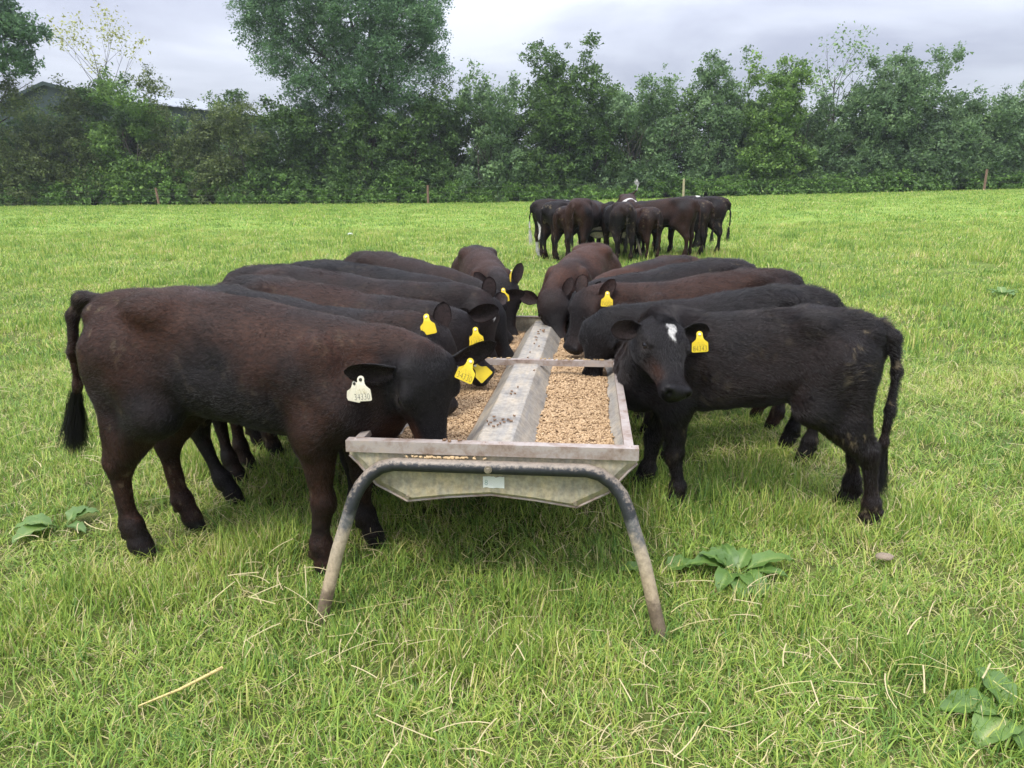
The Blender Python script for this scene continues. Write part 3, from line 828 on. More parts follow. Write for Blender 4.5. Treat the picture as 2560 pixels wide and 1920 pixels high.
# loose pellets on the ridge, the near rim and the cross bar
TM = Matrix.Translation(T_LOC) @ Matrix.Rotation(T_RZ, 4, 'Z') @ Matrix.Rotation(-T_TILT, 4, 'X')
pv, pf = pellet_mesh(8)
sp_me = {}
for nm, mt in (('dark', spill_mat), ('pale', spill_pale)):
    me = bpy.data.meshes.new('feed_pellet'); me.from_pydata(pv, [], pf); me.update(); me.materials.append(mt); sp_me[nm] = me
rg = random.Random(9)
spots = []
for _ in range(14): spots.append((rg.gauss(0, .03), .32 + rg.gauss(0, .05), -.012, 'dark'))
for _ in range(5): spots.append((rg.gauss(0, .03), rg.uniform(.6, 1.3), -.012, 'dark'))
for _ in range(15): spots.append((rg.gauss(0, .024), 2.35 + rg.gauss(0, .13), -.015, 'dark'))
for _ in range(6): spots.append((rg.gauss(0, .028), 1.75 + rg.gauss(0, .2), -.015, 'dark'))
for i, (x, y, z, c) in enumerate(spots):
    x = max(-.055, min(.055, x))
    o = bpy.data.objects.new('feed_pellet', sp_me[c]); COL.objects.link(o)
    o.matrix_world = TM @ Matrix.Translation((x, y, RZ + z + .0055)) @ Matrix.Rotation(rg.uniform(0, 6.28), 4, 'Z') @ Matrix.Rotation(rg.uniform(0, 6), 4, 'X')
    tag(o, 'loose brown feed pellet lying on the flat ridge of the trough', 'feed pellet', 'pellets spilled on the trough ridge')
for i in range(46):                                  # pale pellets caught between the end tube and the rim
    x = rg.triangular(-.30, .02, -.14)
    o = bpy.data.objects.new('feed_pellet', sp_me['pale']); COL.objects.link(o)
    o.matrix_world = TM @ Matrix.Translation((x, -.037 + rg.uniform(-.006, .004), .565 + rg.uniform(0, .003))) @ Matrix.Rotation(rg.gauss(0, .5), 4, 'Z')
    tag(o, 'pale feed pellet caught between the near end plate and its tube', 'feed pellet', 'pellets caught on the near end tube')
for i in range(60):
    x = rg.choice((-1, 1)) * rg.uniform(.07, .40)
    o = bpy.data.objects.new('feed_pellet', sp_me['pale']); COL.objects.link(o)
    o.matrix_world = TM @ Matrix.Translation((x, 1.42 + rg.uniform(-.013, .013), RZ + .0112)) @ Matrix.Rotation(rg.uniform(0, 6.28), 4, 'Z')
    tag(o, 'pale feed pellet lying along the flat cross bar of the trough', 'feed pellet', 'pellets on the cross bar')
for i in range(7):
    o = bpy.data.objects.new('feed_pellet', sp_me['dark']); COL.objects.link(o)
    o.matrix_world = TM @ Matrix.Translation((rg.uniform(-.16, -.09), -.012 + rg.uniform(-.012, .012), RZ + .018)) @ Matrix.Rotation(rg.uniform(0, 6.28), 4, 'Z')
    tag(o, 'brown feed pellet lying on the near end rim of the trough', 'feed pellet', 'pellets on the near rim')
# ------------------------------------------------------------------ calves: one smooth-union body each, meshed from a distance field
def catmull(tab, n=160):
    tab = np.asarray(tab, float)
    x = np.linspace(tab[0, 0], tab[-1, 0], n)
    out = [np.interp(x, tab[:, 0], tab[:, j]) for j in range(1, tab.shape[1])]
    k = np.array([1, 2, 3, 4, 3, 2, 1], float); k /= k.sum()
    res = []
    for c in out:
        for _ in range(2):
            c = np.convolve(np.pad(c, 3, mode='edge'), k, 'valid')
        res.append(c)
    return x, res


TORSO = catmull([  # x, top, bottom, half width
    (-.615, .86, .80, .012), (-.60, .905, .755, .052), (-.57, .955, .69, .098), (-.52, .985, .635, .132), (-.43, .997, .585, .158),
    (-.30, 1.0, .578, .172), (-.15, .985, .552, .188), (.02, .970, .524, .200), (.17, .962, .502, .192), (.30, .955, .502, .164),
    (.40, .93, .505, .140), (.48, .88, .535, .120), (.545, .82, .58, .095), (.585, .76, .63, .06), (.60, .72, .68, .012)])
HEADT = catmull([
    (-.045, -.02, -.06, .01), (-.03, .006, -.085, .055), (.0, .026, -.115, .086), (.05, .040, -.155, .106), (.10, .042, -.188, .115),
    (.15, .032, -.196, .112), (.20, .016, -.184, .097), (.26, .000, -.155, .068), (.32, -.012, -.132, .056), (.365, -.013, -.127, .064),
    (.40, -.015, -.125, .071), (.425, -.026, -.114, .063), (.437, -.046, -.090, .026)])


class Field:
    def __init__(self, lo, hi, h):
        self.h = h
        self.lo = np.asarray(lo, float)
        self.n = np.ceil((np.asarray(hi) - self.lo) / h).astype(int) + 1
        self.v = np.full(self.n, 0.25, np.float32)
        self.ax = [self.lo[i] + h * np.arange(self.n[i]) for i in range(3)]

    def sub(self, lo, hi, pad):
        s = []
        for i in range(3):
            a = int(max(0, math.floor((lo[i] - pad - self.lo[i]) / self.h)))
            b = int(min(self.n[i], math.ceil((hi[i] + pad - self.lo[i]) / self.h) + 1))
            s.append(slice(a, max(b, a)))
        g = np.meshgrid(self.ax[0][s[0]], self.ax[1][s[1]], self.ax[2][s[2]], indexing='ij')
        return tuple(s), g

    def union(self, s, d, k):
        a = self.v[s]
        hh = np.maximum(k - np.abs(a - d), 0) / k
        self.v[s] = (np.minimum(a, d) - hh * hh * k * .25).astype(np.float32)

    def carve(self, s, d, k):
        a = self.v[s]; d = -d
        hh = np.maximum(k - np.abs(a - d), 0) / k
        self.v[s] = (np.maximum(a, d) + hh * hh * k * .25).astype(np.float32)

    def cone(self, a, b, ra, rb, k=.05):
        a = np.asarray(a, float); b = np.asarray(b, float)
        r = max(ra, rb)
        s, (X, Y, Z) = self.sub(np.minimum(a, b) - r, np.maximum(a, b) + r, k + 2 * self.h)
        if X.size == 0: return
        ab = b - a; L = max(ab @ ab, 1e-9)
        t = np.clip(((X - a[0]) * ab[0] + (Y - a[1]) * ab[1] + (Z - a[2]) * ab[2]) / L, 0, 1)
        d = np.sqrt((X - a[0] - t * ab[0]) ** 2 + (Y - a[1] - t * ab[1]) ** 2 + (Z - a[2] - t * ab[2]) ** 2) - (ra + (rb - ra) * t)
        self.union(s, d, k)

    def ell(self, c, r, k=.05, carve=False, frame=None):
        c = np.asarray(c, float); R = max(r)
        s, (X, Y, Z) = self.sub(c - R, c + R, k + 2 * self.h)
        if X.size == 0: return
        X, Y, Z = X - c[0], Y - c[1], Z - c[2]
        if frame is not None:
            f = frame
            X, Y, Z = (X * f[0][0] + Y * f[0][1] + Z * f[0][2], X * f[1][0] + Y * f[1][1] + Z * f[1][2], X * f[2][0] + Y * f[2][1] + Z * f[2][2])
        k0 = np.sqrt((X / r[0]) ** 2 + (Y / r[1]) ** 2 + (Z / r[2]) ** 2)
        k1 = np.sqrt((X / r[0] ** 2) ** 2 + (Y / r[1] ** 2) ** 2 + (Z / r[2] ** 2) ** 2)
        d = k0 * (k0 - 1) / np.maximum(k1, 1e-6)
        (self.carve if carve else self.union)(s, d, k)

    def loft(self, tab, o, frame, pw, k, egg=0.0, scale=1.0):
        xs, (top, bot, wid) = tab
        xs, top, bot, wid = xs * scale, top * scale, bot * scale, wid * scale
        o = np.asarray(o, float); fr = np.asarray(frame, float)
        cs = [o + fr[0] * x + fr[1] * y + fr[2] * z for x in (xs[0], xs[-1]) for y in (-wid.max(), wid.max()) for z in (bot.min(), top.max())]
        s, (X, Y, Z) = self.sub(np.min(cs, 0), np.max(cs, 0), k + 2 * self.h)
        X, Y, Z = X - o[0], Y - o[1], Z - o[2]
        x = X * fr[0][0] + Y * fr[0][1] + Z * fr[0][2]
        y = X * fr[1][0] + Y * fr[1][1] + Z * fr[1][2]
        z = X * fr[2][0] + Y * fr[2][1] + Z * fr[2][2]
        t = np.interp(x, xs, top); b = np.interp(x, xs, bot); a = np.interp(x, xs, wid)
        c = (t + b) / 2; hb = np.maximum((t - b) / 2, .004)
        zn = (z - c) / hb
        a = a * (1 - egg * np.clip(zn, -1, 1))
        yn = y / np.maximum(a, .004)
        r = (np.abs(yn) ** pw + np.abs(zn) ** pw) ** (1 / pw)
        gy = (np.abs(yn) / np.maximum(r, 1e-5)) ** (pw - 1) / np.maximum(a, .004)
        gz = (np.abs(zn) / np.maximum(r, 1e-5)) ** (pw - 1) / hb
        d = (r - 1) / np.maximum(np.sqrt(gy ** 2 + gz ** 2), 1.5)
        out = np.maximum(xs[0] - x, x - xs[-1])
        d = np.where(out > 0, np.maximum(d, out), d)
        self.union(s, d, k)

    def surface(self):
        v = self.v; h = self.h
        ins = v < 0
        c = np.zeros(self.n - 1, np.int8)
        C8 = [(i, j, k) for i in (0, 1) for j in (0, 1) for k in (0, 1)]
        sl = lambda i, n: slice(i, n - 1 + i)
        for i, j, k in C8:
            c += ins[sl(i, self.n[0]), sl(j, self.n[1]), sl(k, self.n[2])]
        act = (c > 0) & (c < 8)
        I = np.argwhere(act)
        idx = np.full(self.n - 1, -1, np.int64)
        idx[act] = np.arange(len(I))
        vals = {q: v[I[:, 0] + q[0], I[:, 1] + q[1], I[:, 2] + q[2]].astype(float) for q in C8}
        acc = np.zeros((len(I), 3)); cnt = np.zeros(len(I))
        for q in C8:
            for a in range(3):
                if q[a] == 0:
                    q2 = list(q); q2[a] = 1; q2 = tuple(q2)
                    f0, f1 = vals[q], vals[q2]
                    m = (f0 < 0) != (f1 < 0)
                    t = np.where(m, f0 / np.where(m, f0 - f1, 1), 0)
                    p = np.array(q, float)[None].repeat(len(I), 0); p[:, a] = t
                    acc += p * m[:, None]; cnt += m
        P = self.lo + (I + acc / cnt[:, None]) * h
        F = []
        for a in range(3):
            b, d = (a + 1) % 3, (a + 2) % 3
            s0 = [slice(None)] * 3; s1 = [slice(None)] * 3
            s0[a] = slice(0, -1); s1[a] = slice(1, None)
            A, B = ins[tuple(s0)], ins[tuple(s1)]
            E = np.argwhere(A != B)
            ok = (E[:, b] > 0) & (E[:, d] > 0) & (E[:, b] < self.n[b] - 1) & (E[:, d] < self.n[d] - 1)
            E = E[ok]
            q = []
            for ob, od in ((-1, -1), (0, -1), (0, 0), (-1, 0)):
                e = E.copy(); e[:, b] += ob; e[:, d] += od
                q.append(idx[e[:, 0], e[:, 1], e[:, 2]])
            Q = np.stack(q, 1)
            flip = ~A[E[:, 0], E[:, 1], E[:, 2]]
            Q[flip] = Q[flip][:, ::-1]
            F.append(Q)
        F = np.concatenate(F)
        # one light smoothing pass
        for w in (.5, .5):
            s_ = np.zeros_like(P); n_ = np.zeros(len(P))
            for j in range(4):
                a_, b_ = F[:, j], F[:, (j + 1) % 4]
                for ax in range(3):
                    s_[:, ax] += np.bincount(a_, P[b_, ax], len(P)) + np.bincount(b_, P[a_, ax], len(P))
                n_ += np.bincount(a_, minlength=len(P)) + np.bincount(b_, minlength=len(P))
            P = P * (1 - w) + w * s_ / np.maximum(n_, 1)[:, None]
        return P, F


def vert_normals(P, F):
    n = np.cross(P[F[:, 2]] - P[F[:, 0]], P[F[:, 3]] - P[F[:, 1]])
    N = np.zeros_like(P)
    for j in range(4):
        for ax in range(3):
            N[:, ax] += np.bincount(F[:, j], n[:, ax], len(P))
    return N / np.maximum(np.linalg.norm(N, axis=1), 1e-9)[:, None]


def unit(v):
    v = np.asarray(v, float)
    return v / max(np.linalg.norm(v), 1e-9)


def ear_sheet(base, d, nrm, L=.17, W=.052, nu=13, nv=9, cup=.55, curl=0.0):
    """leaf-shaped, cupped ear: front sheet + back sheet; d = direction, nrm = the way the opening faces"""
    d = unit(d); nrm = np.asarray(nrm, float); nrm = unit(nrm - d * (nrm @ d)); side = np.cross(d, nrm)
    P = []; inn = []
    for layer in (0, 1):
        for i in range(nu):
            u = i / (nu - 1)
            w = W * (.30 + .70 * float(sstep(0.02, .52, u))) * (max(0, 1 - ((u - .52) / .48) ** 2.4) ** .55 if u > .52 else 1)
            w = max(w, .003)
            for j in range(nv):
                v = -1 + 2 * j / (nv - 1)
                ang = v * (1.35 - .75 * u) * cup * 2
                y = math.sin(ang) * w / max(math.sin(min((1.35 - .75 * u) * cup * 2, math.pi / 2)), .2)
                zc = -(math.cos(ang) - 1) * w * .95
                z = zc + (-.011 * (1 - v * v) * (1 - u * .5) if layer else 0)
                p = np.asarray(base) + d * (L * u) + side * y + nrm * (z - .012 - curl * u * u * L)
                P.append(p); inn.append(1 - layer)
    F = []
    for layer in (0, 1):
        o = layer * nu * nv
        for i in range(nu - 1):
            for j in range(nv - 1):
                q = (o + i * nv + j, o + i * nv + j + 1, o + (i + 1) * nv + j + 1, o + (i + 1) * nv + j)
                F.append(q if layer else q[::-1])
    o = nu * nv
    rim = [i * nv for i in range(nu)] + [(nu - 1) * nv + j for j in range(1, nv)] + [i * nv + nv - 1 for i in range(nu - 2, -1, -1)]
    for a, b in zip(rim[:-1], rim[1:]):
        F.append((a, b, b + o, a + o))
    return np.array(P), np.array(F), np.array(inn, float)


BLACK = np.array([.0085, .0078, .0084]); BROWN = np.array([.0275, .0128, .0088]); RED = np.array([.062, .025, .0135])
WHITE = np.array([.62, .60, .56]); MUD = np.array([.16, .125, .075])

coat_mat, ns, ls, bs = new_mat("calf_coat")
at = nnode(ns, 'ShaderNodeAttribute', attribute_name='coat')
ab = nnode(ns, 'ShaderNodeAttribute', attribute_name='bare')
nz = nnode(ns, 'ShaderNodeTexNoise', Scale=1.0, Detail=4.0, Roughness=.7)
tco = ns.new('ShaderNodeTexCoord'); mpp = nnode(ns, 'ShaderNodeMapping'); mpp.inputs['Scale'].default_value = (45, 110, 75); mpp.inputs['Rotation'].default_value = (0, .35, 0)
ls.new(tco.outputs['Object'], mpp.inputs['Vector']); ls.new(mpp.outputs[0], nz.inputs['Vector'])
mr = nnode(ns, 'ShaderNodeMapRange'); mr.inputs['From Min'].default_value = .3; mr.inputs['From Max'].default_value = .7; mr.inputs['To Min'].default_value = .35; mr.inputs['To Max'].default_value = 1.35
mx = ns.new('ShaderNodeMix'); mx.data_type = 'RGBA'; mx.blend_type = 'MULTIPLY'; mx.inputs['Factor'].default_value = 1
ls.new(nz.outputs['Fac'], mr.inputs['Value']); ls.new(at.outputs['Color'], mx.inputs['A']); ls.new(mr.outputs['Result'], mx.inputs['B'])
ls.new(mx.outputs['Result'], bs.inputs['Base Color'])
rr = nnode(ns, 'ShaderNodeMapRange'); rr.inputs['To Min'].default_value = .62; rr.inputs['To Max'].default_value = .33
ls.new(ab.outputs['Fac'], rr.inputs['Value']); ls.new(rr.outputs['Result'], bs.inputs['Roughness'])
bs.inputs['Specular IOR Level'].default_value = .16
bm_ = nnode(ns, 'ShaderNodeBump', Strength=.6, Distance=.006)
ls.new(nz.outputs['Fac'], bm_.inputs['Height']); ls.new(bm_.outputs['Normal'], bs.inputs['Normal'])

hair_mat, ns, ls, bs = new_mat("calf_hair")
at = nnode(ns, 'ShaderNodeAttribute', attribute_name='coat')
ls.new(at.outputs['Color'], bs.inputs['Base Color'])
bs.inputs['Roughness'].default_value = .32
bs.inputs['Specular IOR Level'].default_value = .42

eye_mat, ns, ls, bs = new_mat("calf_eye")
bs.inputs['Base Color'].default_value = (.006, .005, .006, 1); bs.inputs['Roughness'].default_value = .08
yellow_mat, ns, ls, bs = new_mat("yellow_tag_plastic")
nz = nnode(ns, 'ShaderNodeTexNoise', Scale=60.0, Detail=4.0)
rp = ramp(ns, [(.3, (.62, .43, .02)), (.6, (.80, .60, .03))])
ls.new(nz.outputs['Fac'], rp.inputs['Fac']); ls.new(rp.outputs['Color'], bs.inputs['Base Color']); bs.inputs['Roughness'].default_value = .45
cream_mat, ns, ls, bs = new_mat("cream_tag_plastic")
nz = nnode(ns, 'ShaderNodeTexNoise', Scale=60.0, Detail=4.0)
rp = ramp(ns, [(.3, (.55, .50, .36)), (.6, (.72, .68, .54))])
ls.new(nz.outputs['Fac'], rp.inputs['Fac']); ls.new(rp.outputs['Color'], bs.inputs['Base Color']); bs.inputs['Roughness'].default_value = .45
ink_mat, ns, ls, bs = new_mat("tag_ink")
bs.inputs['Base Color'].default_value = (.03, .03, .025, 1)
fade_ink_mat, ns, ls, bs = new_mat("faded_tag_ink")
bs.inputs['Base Color'].default_value = (.28, .22, .04, 1)
pin_mat, ns, ls, bs = new_mat("tag_pin_plastic")
bs.inputs['Base Color'].default_value = (.75, .70, .62, 1); bs.inputs['Roughness'].default_value = .4


def disc_outline():
    """ear tag outline: rounded neck with a flared square body, hung from (0,0)"""
    pts = []
    for k in range(13):
        a = math.radians(200 - k * 220 / 12)
        pts.append((.0125 * math.cos(a), .0125 * math.sin(a)))
    right = [(.0135, -.014), (.0175, -.022), (.0255, -.029), (.031, -.033), (.0325, -.037), (.0335, -.068), (.031, -.072), (.026, -.073)]
    pts += right
    pts += [(-x, y) for x, y in right[::-1]]
    return pts


TAG_ME = {}


def tag_mesh(mat):
    if mat.name not in TAG_ME:
        out = disc_outline(); n = len(out)
        m = MB()
        bend = lambda x, y: .004 * math.sin(y * 40)
        m.add([(x, .001 + bend(x, y), y) for x, y in out] + [(x, -.001 + bend(x, y), y) for x, y in out],
              [tuple(range(n)), tuple(range(2 * n - 1, n - 1, -1))] + [(i, i + n, (i + 1) % n + n, (i + 1) % n) for i in range(n)])
        me = bpy.data.meshes.new("ear_tag"); me.from_pydata(m.v, [], m.f); me.update(); me.materials.append(mat)
        TAG_ME[mat.name] = me
    return TAG_ME[mat.name]


def ear_tag(parent, inv, pos, normal, roll=0.0, number=None, mat=None, scale=1.0, pitch=0.0):
    """pos, normal in world space; hangs down"""
    mat = mat or yellow_mat
    o = link('ear_tag', tag_mesh(mat), None, parent)
    n = unit(normal); y = -n; z = unit(np.array([0, 0, 1.]) - y * y[2]); x = np.cross(y, z)
    M = Matrix(((x[0], y[0], z[0], pos[0]), (x[1], y[1], z[1], pos[1]), (x[2], y[2], z[2], pos[2]), (0, 0, 0, 1)))
    M = M @ Matrix.Rotation(roll, 4, 'Y') @ Matrix.Rotation(pitch, 4, 'X') @ Matrix.Scale(scale, 4)
    o.matrix_basis = inv @ M
    if number:
        text_part(number, .027, ink_mat, o, 0, -.0585, -.0042, .86)
        text_part('21 31761', .0105, fade_ink_mat, o, 0, -.0435, -.0055, 1.0, 'tag_code')
        text_part('UK 372', .009, fade_ink_mat, o, .001, -.034, -.0062, 1.0, 'tag_code')
    m = MB(); m.tube([(0, -.006, 0), (0, -.001, 0)], [.0045, .006], 10)
    m.build('tag_pin', pin_mat if mat is yellow_mat else ink_mat, o)
    return o


def make_calf(label, loc, heading, s, poll, muzzle, up=(0, 0, 1), ears=None, legs=None, tail=None, vox=.011, hairs=20000,
              hair_len=.016, hair_w=.0009, brown=.6, red=.0, star=None, white=(), seed=1, group=None, mud=.3, tags=(), fat=1.0,
              tail_white=False, eyes=True, name='calf', drop=.05, face=None, headdark=.75, tail_tuft=1.0, headw=1.06, neck_end=.050):
    cz = float(ground_z(np.array([loc[0]]), np.array([loc[1]]))[0])
    root = empty(name, (loc[0], loc[1], cz), heading)
    root.scale = (s, s, s)
    tag(root, label, 'calf', group)
    ca, sa = math.cos(heading), math.sin(heading)

    def loc_pt(w):
        x, y, z = w[0] - loc[0], w[1] - loc[1], w[2] - cz
        return np.array([(ca * x + sa * y) / s, (-sa * x + ca * y) / s, z / s])

    def loc_dir(w):
        return unit([ca * w[0] + sa * w[1], -sa * w[0] + ca * w[1], w[2]])
    P0 = loc_pt(poll); Mz = loc_pt(muzzle)
    Fd = unit(Mz - P0); Up = loc_dir(up); Up = unit(Up - Fd * (Up @ Fd)); Rt = np.cross(Up, Fd)     # Rt = animal's left
    HL = float(np.clip(np.linalg.norm(Mz - P0) / .437, .85, 1.06)); hs = HL
    fr = np.stack([Fd, Rt, Up])
    hp = lambda x, y, z: P0 + hs * (Fd * x + Rt * (y * headw) + Up * z)
    # body ---------------------------------------------------------------
    legs = legs or {}
    lo = np.array([-.80, -.34, -.02]); hi = np.array([.70, .34, 1.08])
    pts = [hp(x, y, z) for x in (-.06, .46) for y in (-.12, .12) for z in (-.2, .06)]
    lo = np.minimum(lo, np.min(pts, 0) - .03); hi = np.maximum(hi, np.max(pts, 0) + .03)
    tail = tail or [(-.585, 0, .935), (-.635, .005, .86), (-.655, .01, .70), (-.65, .012, .52), (-.64, .012, .42)]
    lo = np.minimum(lo, np.min(tail, 0) - .05); hi = np.maximum(hi, np.max(tail, 0) + .05)
    f = Field(lo, hi, vox / s)
    dropx = lambda x: drop * sstep(.0, .42, x)
    tor = (TORSO[0], [TORSO[1][0] - dropx(TORSO[0]), TORSO[1][1], TORSO[1][2] * fat])
    f.loft(tor, (0, 0, 0), np.eye(3), 2.25, .04, egg=.13)
    # shape landmarks
    for sy in (-1, 1):
        f.ell((-.285, sy * .118, .938), (.075, .045, .042), .08)            # hip bones
        f.ell((-.555, sy * .062, .905), (.04, .03, .035), .05)             # pin bones
        f.ell((.335, sy * .125, .70), (.095, .062, .18), .035)              # shoulder
        f.ell((.40, sy * .105, .60), (.075, .055, .08), .04)
        f.ell((-.42, sy * .105, .74), (.155, .088, .18), .045)             # thigh
        f.ell((-.13, sy * .268, .84), (.12, .06, .09), .10, carve=True)    # flank hollow
    for sy in (-1, 1):
        f.ell((.20, sy * .215, .60), (.035, .05, .12), .06, carve=True)    # hollow behind the shoulder
    f.ell((.47, 0, .56), (.10, .085, .095), .07)                           # brisket

    def J(nm, x, y, z):
        dx, dy = legs.get(nm, (0, 0))
        w = np.clip((.66 - z) / .62, 0, 1)
        return (x + dx * w, y + dy * w, z)
    for nm, sy in (('hl', 1), ('hr', -1)):
        j = lambda x, y, z: J(nm, x, sy * y, z)
        f.cone(j(-.39, .105, .78), j(-.29, .135, .58), .115, .086, .05)
        f.cone(j(-.50, .085, .78), j(-.465, .115, .50), .078, .058, .05)
        f.cone(j(-.31, .132, .59), j(-.475, .125, .375), .082, .045, .05)
        f.cone(j(-.465, .115, .52), j(-.512, .122, .395), .048, .029, .04)
        f.ell(j(-.492, .122, .37), (.047, .036, .054), .025)               # hock
        f.cone(j(-.497, .122, .36), j(-.482, .118, .15), .036, .029, .025)
        f.ell(j(-.476, .118, .125), (.041, .037, .042), .03)               # fetlock
        f.cone(j(-.472, .118, .12), j(-.446, .118, .055), .033, .036, .025)
        f.cone(j(-.450, .118, .055), j(-.415, .118, .016), .037, .024, .015)
        f.cone(j(-.455, .118, .050), j(-.435, .118, .012), .036, .036, .015)
        f.ell(j(-.508, .118, .085), (.014, .022, .016), .015)              # dewclaw
    for nm, sy in (('fl', 1), ('fr', -1)):
        j = lambda x, y, z: J(nm, x, sy * y, z)
        f.cone(j(.40, .125, .64), j(.305, .125, .53), .086, .070, .05)
        f.cone(j(.315, .122, .56), j(.335, .115, .32), .074, .040, .04)
        f.ell(j(.342, .115, .295), (.044, .042, .054), .025)               # knee
        f.cone(j(.336, .115, .29), j(.328, .112, .14), .034, .028, .025)
        f.ell(j(.330, .112, .122), (.040, .036, .042), .03)
        f.cone(j(.332, .112, .12), j(.355, .112, .055), .033, .036, .025)
        f.cone(j(.350, .112, .055), j(.384, .112, .016), .037, .024, .015)
        f.cone(j(.345, .112, .050), j(.364, .112, .012), .036, .036, .015)
        f.ell(j(.296, .112, .085), (.014, .021, .016), .015)
    # neck: two bezier chains of round cones (crest and throat) that bend towards the poll
    back = hp(-.015, 0, -.055); thr = hp(.075, 0, -.125)
    for (a, e, ra, re, k) in ((np.array([.27, 0, .855 - drop * .9]), back, .092, neck_end, .07), (np.array([.38, 0, .70 - drop * .5]), (back + thr) / 2, .130, .058, .06),
                              (np.array([.44, 0, .60]), thr, .090, .045, .06)):
        c = a + np.array([.24, 0, .05]) * (np.linalg.norm(e - a) / .55)
        c = .45 * c + .55 * ((a + e) / 2 + np.array([0, 0, -.035]))
        q = [(1 - t) ** 2 * a + 2 * t * (1 - t) * c + t * t * e for t in np.linspace(0, 1, 8)]
        rs = np.linspace(ra, re, 8)
        for i in range(7):
            f.cone(q[i], q[i + 1], rs[i], rs[i + 1], k)
    # head
    f.loft((HEADT[0], [HEADT[1][0], HEADT[1][1], HEADT[1][2] * headw]), P0, fr, 2.6, .03, egg=-.13, scale=hs)
    for sy in (-1, 1):
        f.ell(hp(.132, sy * .103, -.006), (.046 * hs, .022 * hs, .020 * hs), .02, frame=fr)      # brow
        f.ell(hp(.11, sy * .080, -.115), (.075 * hs, .026 * hs, .055 * hs), .04, frame=fr)
        f.ell(hp(.168, sy * .096, -.068), (.045 * hs, .018 * hs, .014 * hs), .02, frame=fr)      # cheek bone
        f.ell(hp(.285, sy * .104, -.048), (.075 * hs, .030 * hs, .030 * hs), .03, carve=True, frame=fr)       # cheek
        f.ell(hp(.050, sy * .086, -.026), (.034 * hs, .03 * hs, .03 * hs), .03, frame=fr)           # ear root
        f.ell(hp(.155, sy * .130, -.036), (.031 * hs, .020 * hs, .019 * hs), .010, carve=True, frame=fr)   # eye socket
        f.ell(hp(.406, sy * .046, -.040), (.026 * hs, .022 * hs, .024 * hs), .02, frame=fr)      # nostril wing
        f.ell(hp(.434, sy * .047, -.042), (.024 * hs, .012 * hs, .017 * hs), .006, carve=True, frame=fr)
    f.ell(hp(.378, 0, -.116), (.052 * hs, .048 * hs, .024 * hs), .02, frame=fr)
    for sy in (-1, 1):                                             # mouth groove between muzzle and chin
        f.ell(hp(.378, sy * .066, -.098), (.060 * hs, .014 * hs, .0065 * hs), .008, carve=True, frame=fr)
    # tail
    tl = [np.asarray(p, float) for p in tail]
    rs = np.linspace(.025, .011, len(tl))
    for i in range(len(tl) - 1):
        f.cone(tl[i], tl[i + 1], rs[i], rs[i + 1], .03)
    # unevenness and flat soles
    X, Y, Z = np.meshgrid(*f.ax, indexing='ij')
    near = np.abs(f.v) < .05
    pn = np.stack([X[near], Y[near], Z[near]], -1)
    f.v[near] += ((fbm(pn * 9, seed * 13) - .5) * .016).astype(np.float32)
    f.v = np.maximum(f.v, (-(Z) + 0.0).astype(np.float32))
    P, F = f.surface()
    nb = len(P)
    # ears
    EI = np.zeros(nb); isear = np.zeros(nb)
    ears = ears or {}
    for sy, key in ((1, 'l'), (-1, 'r')):
        e = ears.get(key, {})
        d = e.get('d', (-.10, 1, -.18)); nm = e.get('n', (.5, .12, .75))
        if e.get('world'):
            d = loc_dir(d); nm = loc_dir(nm)
        else:
            d = Fd * d[0] + Rt * sy * d[1] + Up * d[2]; nm = Fd * nm[0] + Rt * sy * nm[1] + Up * nm[2]
        ep, ef, inn = ear_sheet(hp(.052, sy * .084, -.030), d, nm, L=e.get('L', .205) * hs, W=e.get('W', .048) * hs, cup=e.get('cup', .5))
        F = np.concatenate([F, ef + len(P)]); P = np.concatenate([P, ep])
        EI = np.concatenate([EI, inn]); isear = np.concatenate([isear, np.ones(len(ep))])
    N = vert_normals(P, F)
    # head coordinates
    H = (P - P0) @ fr.T / hs
    H[:, 1] /= headw
    inhead = sstep(-.10, .03, H[:, 0]) * sstep(.17, .13, np.abs(H[:, 1])) * sstep(-.27, -.19, H[:, 2]) * (H[:, 2] < .12) * (H[:, 0] < .5)
    inhead = np.where(isear > 0, 1, inhead)
    # coat colour ----------------------------------------------------------
    n1 = fbm(P * 3.1 + seed * 7, seed, 3); n2 = fbm(P * 9.0 + seed * 3, seed + 5, 3); n3 = fbm(P * 34.0, seed + 9, 2)
    bw = brown * (.10 + 1.25 * sstep(.32, .66, n1)) * (1 - headdark * inhead)
    bw = bw * np.where(P[:, 2] < .42, .55 + .4 * n2, 1)
    bw = np.clip(bw, 0, 1)
    C = BLACK + (BROWN - BLACK) * bw[:, None]
    rw = red * sstep(.42, .80, n1 * .62 + n2 * .22 + .28 * sstep(.60, .97, P[:, 2])) * (1 - inhead)
    C = C + (RED - C) * np.clip(rw, 0, 1)[:, None]
    if tail_white:                                              # pale end of the tail
        dt = np.min([np.linalg.norm(P - (tl[-2] * (1 - q) + tl[-1] * q), axis=1) for q in np.linspace(-.6, 1, 7)], axis=0)
        C = C + (WHITE * .8 - C) * sstep(.06, .03, dt)[:, None]
    leg_in = sstep(.5, .3, P[:, 2]) * sstep(.45, .6, n2) * .35 * brown
    C = C + (RED * .8 - C) * leg_in[:, None]
    cheek = inhead * sstep(.18, .30, H[:, 0]) * sstep(.37, .31, H[:, 0]) * sstep(-.015, -.05, H[:, 2]) * (brown * .9 if face is None else face) * (1 - isear)
    C = C + (RED * .7 - C) * np.clip(cheek, 0, 1)[:, None]
    C = C + (np.array([.045, .030, .028]) - C) * (EI * sstep(.3, .7, n2))[:, None] * .55
